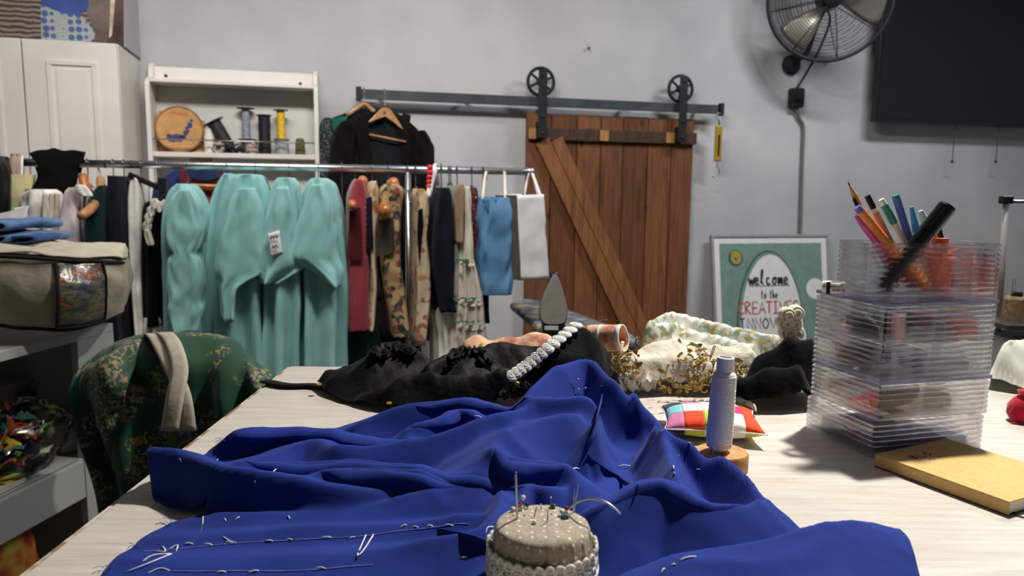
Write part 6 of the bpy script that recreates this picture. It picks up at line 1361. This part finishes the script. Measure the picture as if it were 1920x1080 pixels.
# ================================================================== LEFT: SHELVING UNIT
ud = np.array([.15, 1, 0]); ud /= np.linalg.norm(ud); un = np.array([ud[1], -ud[0], 0]); UA = np.array([ud, un, UP])   # along front (away), outward, up
ue = P(214, 640, 2.0); ue[2] = 0
UF = lambda x, o, z: ue+ud*x+un*o+UP*z
def onunit(px, py, o=0.0):
    v = ray(px, py); k = np.dot(ue+un*o-CAM, un)/np.dot(v, un); p = CAM+v*k; return float(np.dot(p-ue, ud)), float(p[2])
zt = .885; m_un = plain('shelving_grey', (168, 170, 165), .55, var=.03, nscale=4)
su = thing('shelving_unit', 'low white shelving unit at the left, storage bag on top', 'shelf', UF(-.6, -.25, 0))
LU, DU = 1.3, .48
MB().box(UF(-LU/2, -DU/2, zt-.012), (LU, DU, .024), UA).build('top_board', m_un, su, bevel=.002)
r0 = onunit(60, 660)[1]
MB().box(UF(-LU/2-.07, -.01, (zt-.024+r0)/2), (LU-.14, .02, zt-.024-r0), UA).build('top_rail', m_un, su, bevel=.002)
xs = onunit(146, 660)[0]
MB().box(UF(xs/2, -.01, zt/2-.012), (-xs, .02, zt-.024), UA).build('stile', m_un, su, bevel=.002)
MB().box(UF(-.011, -DU/2-.01, zt/2-.012), (.02, DU-.022, zt-.026), UA).build('side_panel', m_un, su)
MB().box(UF(-LU+.011, -DU/2-.01, zt/2-.012), (.02, DU-.022, zt-.026), UA).build('side_panel', m_un, su)
MB().box(UF(-LU/2, -DU+.006, zt/2-.012), (LU-.04, .01, zt-.03), UA).build('back_panel', m_un, su)
lz1 = onunit(60, 908)[1]; lz0 = onunit(60, 986)[1]
MB().box(UF(-LU/2, -DU/2+.01, lz1-.012), (LU-.045, DU-.03, .024), UA).build('shelf_board', m_un, su, bevel=.002)
MB().box(UF(-LU/2-.06, -.002, (lz0+lz1)/2), (LU-.18, .02, lz1-lz0), UA).build('shelf_rail', m_un, su, bevel=.002)
MB().box(UF(-LU/2, -DU/2+.01, .06), (LU-.045, DU-.03, .024), UA).build('shelf_board', m_un, su, bevel=.002)
# what stands in it
def in_unit(px, py, o): 
    x, z = onunit(px, py, o); return UF(x, o, lz1+.002)
b_ = in_unit(140, 850, -.1); o = thing('white_bin', 'white rounded plastic bin on the lower shelf', 'bin', b_)
MB().lathe([(.07, 0), (.075, .01), (.08, .075), (.07, .085), (.066, .08), (.062, .01), (.001, .008)], b_+un*.0, 32, np.array([ud*1.1, un*.8, UP])).build('body', m_un, o, True)
b_ = in_unit(150, 850, -.3); b_ = b_-ud*max(0, float(np.dot(b_-ue, ud))+.12); o = thing('paper_box', 'pale box with small dark label stacked behind the white bin', 'box', b_)
MB().box(b_+UP*.085, (.17, .14, .17), UA).build('carton', plain('pale_carton', (168, 160, 158), .8), o, bevel=.002)
MB().box(b_+UP*.095+un*.0712, (.05, .001, .03), UA).build('label_patch', plain('dark_label', (96, 66, 64), .8, var=.3, nscale=60), o)
MB().box(b_+UP*.1725+ud*0, (.172, .142, .005), UA).build('lid', plain('pale_lid', (190, 184, 180), .7), o)
xa, za = onunit(46, 752, -.2287); xe, _ = onunit(108, 750, -.2287); xm = (xa+xe)/2; hb2 = za+.045-lz1-.002
b2 = UF(xm, -.3, lz1+.002); o = thing('pad_box', 'white drawing pad carton lettered in black behind the plastic bag', 'box', b2)
MB().box(b2+UP*hb2/2, (xe-xa+.06, .14, hb2), UA).build('carton', m_un, o, bevel=.003)
bfont('CANSON', .05, lambda x, y: UF(xa+x*(xe-xa)/.205, -.2287, za+y*.85), 'lettering', MT['dark_slot'], o)
# clear bag of scraps
b_ = in_unit(22, 880, -.10); o = thing('scrap_bag', 'clear plastic bag stuffed with colourful fabric scraps', 'bag', b_)
V = []; n_ = 40
for i, (r, z) in enumerate(cr([(.02, 0), (.1, .008), (.125, .06), (.128, .11), (.1, .145), (.06, .165), (.02, .17)], 26)):
    for k in range(n_):
        a = 2*math.pi*k/n_; rr_ = r*(1+.22*fbm(math.cos(a)*2+5, math.sin(a)*2, z*18, 3)); V.append(b_+ud*rr_*math.cos(a)*1.1+un*rr_*.75*math.sin(a)+UP*z*(1+.1*math.sin(a*2)))
F = [(i*n_+k, i*n_+(k+1) % n_, (i+1)*n_+(k+1) % n_, (i+1)*n_+k) for i in range(25) for k in range(n_)]+[tuple(range(n_-1, -1, -1)), tuple(range(25*n_, 26*n_))]
t = NT('clear_film'); N_ = t.t.nodes; gl = N_.new('ShaderNodeBsdfGlossy'); gl.inputs['Roughness'].default_value = .12; tr2 = N_.new('ShaderNodeBsdfTransparent'); fr_ = N_.new('ShaderNodeLayerWeight'); fr_.inputs[0].default_value = .25; mx = N_.new('ShaderNodeMixShader')
t.l(fr_.outputs['Fresnel'], mx.inputs[0]); t.l(tr2.outputs[0], mx.inputs[1]); t.l(gl.outputs[0], mx.inputs[2]); t.l(mx.outputs[0], N_['Material Output'].inputs['Surface']); MT['film'] = t.m
MB().add(V, F).build('plastic_film', MT['film'], o, True)
rr = random.Random(9); sc_cols = [(30, 80, 60), (150, 46, 40), (40, 60, 120), (190, 160, 50), (60, 50, 70), (90, 130, 60), (200, 190, 170), (160, 80, 40), (30, 40, 60), (40, 110, 110)]
mats = [cloth('scrap_cloth', c) for c in sc_cols]
for k in range(60):
    a = rr.uniform(0, 6.28); r = math.sqrt(rr.random())*.085; z = rr.uniform(.02, .13); r *= 1-max(0, (z-.1)/.07)*.6; s_ = rr.uniform(.018, .034)
    c = b_+ud*r*math.cos(a)+un*r*.65*math.sin(a)+UP*z; ph = rr.uniform(0, 6)
    d1_ = np.array([math.cos(ph), math.sin(ph), rr.uniform(-.6, .6)]); d1_ /= np.linalg.norm(d1_); d2_ = np.cross(d1_, [0, .3, 1]); d2_ /= np.linalg.norm(d2_); d3_ = np.cross(d1_, d2_)
    A = [[c+d1_*s_*u+d2_*s_*.7*v+d3_*s_*.35*math.sin(u*3+v*2+k) for u in np.linspace(-1, 1, 5)] for v in np.linspace(-1, 1, 5)]
    MB().grid(A).build('scrap', mats[k % 10], o, True, solid=.001)
b_ = in_unit(30, 900, -.012)-ud*.01; 
o = thing('sticky_notes', 'pad of yellow and white notes on the shelf edge', 'notepad', b_); b_ = b_-un*.05
MB().box(b_+UP*.006, (.1, .08, .012), UA).build('pad', plain('note_white', (206, 202, 190), .8), o); MB().box(b_+UP*.0145+ud*.025, (.06, .07, .005), UA).build('top_notes', plain('note_yellow', (206, 196, 84), .8), o)
# orange printed bag on the bottom board
t = NT('orange_print'); t.col(t.ramp(t.noise(11, 3), [(.4, (156, 52, 30)), (.5, (206, 124, 46)), (.6, (196, 178, 70))])); 
px_, z_ = onunit(20, 1040, -.02); b_ = UF(px_+.02, -.16, .072)
V = []
for i, (r, z) in enumerate(cr([(.05, 0), (.13, .01), (.16, .12), (.16, .25), (.13, .36), (.05, .42)], 26)):
    for k in range(n_): a = 2*math.pi*k/n_; rr_ = r*(1+.1*fbm(math.cos(a)*2, math.sin(a)*2, z*9, 3)); V.append(b_+ud*rr_*math.cos(a)+un*rr_*.8*math.sin(a)+UP*z)
tag(MB().add(V, F).build('orange_print_bag', t.set(.6), None, True), 'stuffed orange printed bag on the bottom board of the unit', 'bag')

# ------------------------------------------------------------------ beige storage bag on top
m_bg = NT('beige_canvas'); m_bg.col(m_bg.ramp(m_bg.noise(7, 3), [(.3, (150, 142, 122)), (.7, (174, 166, 146))])); m_bg.bump(m_bg.noise(16, 4), .7, .012); m_bg = m_bg.set(.6, spec=.4)
g = P(110, 600, 1.78)
sbg = thing('storage_bag', 'beige fabric storage bag with clear window on the shelving unit', 'storage bag', np.array([g[0], g[1], zt]))
top = [(-110, 470, 1.70), (-30, 474, 1.70), (50, 478, 1.71), (105, 482, 1.73), (165, 485, 1.78), (224, 487, 1.86), (236, 486, 2.0), (236, 470, 2.2)]
bot = [(-110, 606, 1.70), (-30, 607, 1.69), (60, 618, 1.70), (107, 619, 1.72), (165, 611, 1.78), (222, 588, 1.87), (236, 575, 2.0), (238, 560, 2.2)]
mid = [(a[0]*.5+b[0]*.5+(6 if i > 4 else 0), a[1]*.5+b[1]*.5, (a[2]+b[2])/2-(.035 if i < 5 else .01)) for i, (a, b) in enumerate(zip(top, bot))]
R3 = lambda r: [P(*q) for q in r]
A = sheet([R3(top), R3(mid), R3(bot)], 70, 24, .012, 9, 3)
A[:, :, 2] = np.maximum(A[:, :, 2], zt+.002)
MB().grid(A).build('side_wall', m_bg, sbg, True, solid=.003)
back = [P(a, b-24, d+.42) for a, b, d in top]
tp2 = [P(a, b-14, d+.16)+UP*.02 for a, b, d in top]; lidf = [P(a, b-2, d-.012) for a, b, d in top]
lid = sheet([lidf[:7], tp2[:7], back[:7]], 60, 20, .014, 9, 8)
MB().grid(lid).build('lid', plain('beige_lid', (196, 188, 166), .7, var=.06, bump=.1), sbg, True, solid=.003)
zp = cr([p+np.array([0, -.008, -.008]) for p in lidf], 60); MB().tube(zp, .0045, 6).build('zip_piping', MT['dark_slot'], sbg, True)
bp = A[-1]+np.array([0, -.004, .002]); MB().tube(bp[:, :], .004, 6).build('base_piping', MT['dark_slot'], sbg, True)
t = NT('window_contents'); f_ = t.noise(14, 4, .6, (1, 1, 2.5)); t.col(t.ramp(f_, [(.32, (34, 36, 40)), (.45, (70, 74, 78)), (.52, (120, 106, 70)), (.58, (62, 62, 66)), (.66, (176, 92, 60)), (.74, (90, 96, 110))])); t.bump(t.noise(40, 3), .5, .006); m_wc = t.set(.25, spec=.6, coat=.5)
j0 = int(70*(107+110)/346*.98); 
tw = [(106, 486), (150, 488), (194, 490)]; bw = [(107, 616), (152, 611), (198, 600)]
def onA(px, py):
    q_ = A.reshape(-1, 3); v = ray(px, py); dd = q_-CAM; pr_ = np.stack([dd@_r/(dd@_f)*FPX+960, 540-dd@_u/(dd@_f)*FPX], 1); k = np.argmin((pr_[:, 0]-px)**2+(pr_[:, 1]-py)**2); return P(px, py, q_[k, 1]-.010)
W_ = sheet([[onA(*q) for q in tw], [onA(110, 550), onA(155, 550), onA(202, 548)], [onA(*q) for q in bw]], 20, 16, .004, 20)
wn = MB().grid(W_).build('window', m_wc, sbg, True, solid=.002); wn['label'] = 'clear plastic window showing dark patterned textiles'
ed = np.concatenate([W_[0], W_[1:, -1], W_[-1, ::-1], W_[::-1, 0][1:]])+np.array([0, -.003, 0]); MB().tube(ed, .0035, 5, closed=True).build('window_piping', MT['dark_slot'], sbg, True)
# folded jeans and a sheet of grey paper on the bag
m_dn = cloth('denim', (92, 124, 168), .12, 600, .4); zj = P(40, 456, 1.9)[2]
jc = P(30, 455, 1.88); o = thing('folded_jeans', 'folded light blue jeans lying on the storage bag', 'jeans', jc)
fold = [(-.22, .0), (.03, 0), (.062, .004), (.07, .012), (.06, .02), (.0, .018), (-.05, .019), (-.055, .026), (0, .03), (.04, .034), (.055, .043), (.04, .053), (-.02, .05), (-.22, .048)]
c2 = cr([(a, 0, b) for a, b in fold], 70); rows = []
for y in np.linspace(-.1, .12, 14):
    rows.append([jc+np.array([p[0]*1.0+.02*math.sin(y*9+p[2]*30)-.02, y, p[2]*1.0+.005+.003*math.sin(y*30+p[0]*22)+.004*fbm(p[0]*25, y*25, p[2]*60, 2)]) for p in c2])
MB().grid(rows).build('folds', m_dn, o, True, solid=.0035)
c3 = cr([(-.06, 0, .0), (.05, 0, .002), (.09, 0, .006), (.1, 0, .013), (.088, 0, .018), (.02, 0, .016)], 30)
MB().grid([[jc+np.array([p[0]-.0, y, p[2]+.003]) for p in c3] for y in np.linspace(-.085, .03, 8)]).build('leg_end', cloth('dark_denim', (48, 74, 120), .12), o, True, solid=.004)
tag(MB().grid(sheet([[P(-40, 405, 1.98), P(10, 398, 1.98), P(54, 386, 2.0)], [P(-40, 425, 1.93), P(10, 424, 1.93), P(46, 418, 1.94)], [P(-40, 452, 1.93), P(10, 450, 1.93), P(44, 446, 1.94)]], 16, 12, .004, 10)).build('grey_paper_bag', plain('grey_paper', (196, 190, 190), .7), None, True, solid=.003), 'grey paper bag lying behind the folded jeans', 'paper bag')
tag(MB().grid(sheet([[P(25, 391, 2.06), P(55, 386, 2.08)], [P(28, 400, 2.02), P(52, 394, 2.03)], [P(28, 446, 2.02), P(50, 440, 2.03)]], 8, 8)).build('white_card', m_white, None, True, solid=.003), 'small white card sticking up behind the grey paper', 'card')

# ------------------------------------------------------------------ chair with the green brocade robe over it
ch = thing('chair', 'chair hidden under the green brocade robe', 'chair', P(330, 800, 1.6)*[1, 1, 0])
m_ch = plain('chair_wood', (60, 48, 40), .5, var=.15)
ca, cb_ = P(215, 700, 1.56), P(470, 700, 1.52); zc_ = .88
MB().box(((ca[0]+cb_[0])/2, 1.56, .70), (cb_[0]-ca[0]-.02, .03, .36)).build('backrest', m_ch, ch, bevel=.02)
MB().box(((ca[0]+cb_[0])/2, 1.80, .46), (cb_[0]-ca[0]+.04, .44, .05)).build('seat', m_ch, ch, bevel=.015)
for x in (ca[0]+.02, cb_[0]-.02):
    for y, h_ in ((1.585, .75), (1.98, .44)): MB().box((x, y, h_/2), (.035, .035, h_)).build('leg', m_ch, ch, bevel=.004)
t = NT('green_brocade'); v = t.noise(13, 2); fl = t.noise(120, 3, .7)
msk = t.ramp(v, [(.5, (0, 0, 0, 1)), (.57, (1, 1, 1, 1))]); m2 = t.ramp(fl, [(.5, (0, 0, 0, 1)), (.55, (1, 1, 1, 1))]); mm = t.n('ShaderNodeMath', operation='MULTIPLY'); t.l(msk, mm.inputs[0]); t.l(m2, mm.inputs[1])
t.col(t.mix(mm.outputs[0], t.ramp(t.noise(5, 2), [(.3, (24, 66, 46)), (.7, (34, 84, 60))]), t.ramp(t.noise(22, 1), [(.4, (170, 156, 112)), (.5, (150, 120, 118)), (.6, (176, 150, 84))]))); m_gr = t.set(.6, spec=.35, sheen=.2)
rb = thing('green_brocade_robe', 'green floral brocade robe draped over the chair', 'robe', P(330, 960, 1.44))
rows = [[(225, 700, 1.72), (290, 690, 1.72), (360, 690, 1.70), (430, 700, 1.66), (500, 730, 1.6)],
        [(208, 655, 1.62), (265, 640, 1.63), (350, 634, 1.62), (430, 646, 1.58), (498, 696, 1.53)],
        [(200, 652, 1.52), (262, 631, 1.53), (345, 626, 1.52), (432, 640, 1.49), (506, 700, 1.45)],
        [(146, 700, 1.46), (230, 676, 1.46), (340, 672, 1.44), (440, 690, 1.42), (516, 735, 1.40)],
        [(134, 750, 1.44), (232, 735, 1.43), (340, 735, 1.42), (440, 745, 1.40), (520, 780, 1.385)],
        [(160, 805, 1.45), (238, 800, 1.42), (340, 800, 1.41), (440, 800, 1.40), (520, 815, 1.385)],
        [(180, 880, 1.45), (244, 870, 1.42), (340, 870, 1.41), (440, 870, 1.40), (520, 870, 1.385)],
        [(196, 1000, 1.46), (250, 990, 1.43), (340, 990, 1.42), (440, 990, 1.41), (520, 990, 1.39)]]
A = sheet([[P(*q) for q in r] for r in rows], 90, 80, 0)
for i in range(80):
    for j in range(90):
        u, v_ = j/89, i/79; f_ = 0.022*math.sin(u*26+2*math.sin(v_*3)+.8*math.sin(u*9))*min(1, max(0, (v_-.28)*2.2)); f_ += .018*fbm(u*5, v_*3, 4, 2); A[i, j] += np.array([-.2, -1, 0])*f_*.9
A[:, :, 1] = np.maximum(A[:, :, 1], 1.275); MB().grid(A).build('cloth', m_gr, rb, True, solid=.004)
lob = sheet([[P(200, 655, 1.50), P(240, 640, 1.48), P(268, 640, 1.47)], [P(150, 690, 1.44), P(200, 690, 1.41), P(250, 690, 1.42)], [P(133, 750, 1.42), P(185, 760, 1.40), P(232, 770, 1.41)], [P(160, 800, 1.43), P(196, 830, 1.405), P(226, 840, 1.41)], [P(176, 850, 1.44), P(205, 880, 1.42), P(222, 890, 1.42)]], 26, 30, .03, 10, 2)
MB().grid(lob).build('sleeve', m_gr, rb, True, solid=.004)
m_tie = cloth('cream_tie', (196, 186, 168), .07, crease=.3)
def tie(path, wd, name='tie'):
    q_ = cr([P(a, b, d) for a, b, d in path], 30); wdv = np.array([1, 0, 0])
    rows = np.array([[p+wdv*wd[0]*s_+np.array([0, -.002*(1-s_*s_), 0]) for s_ in np.linspace(-1, 1, 5)] for p in q_])
    MB().grid(rows).build(name, m_tie, rb, True, solid=.003)
tie([(282, 640, 1.56), (286, 626, 1.49), (300, 645, 1.45), (322, 690, 1.405), (342, 740, 1.375), (352, 808, 1.365)], (.0165,))
tie([(306, 640, 1.56), (308, 624, 1.485), (325, 645, 1.44), (337, 690, 1.395), (328, 745, 1.365), (318, 808, 1.355)], (.0165,))
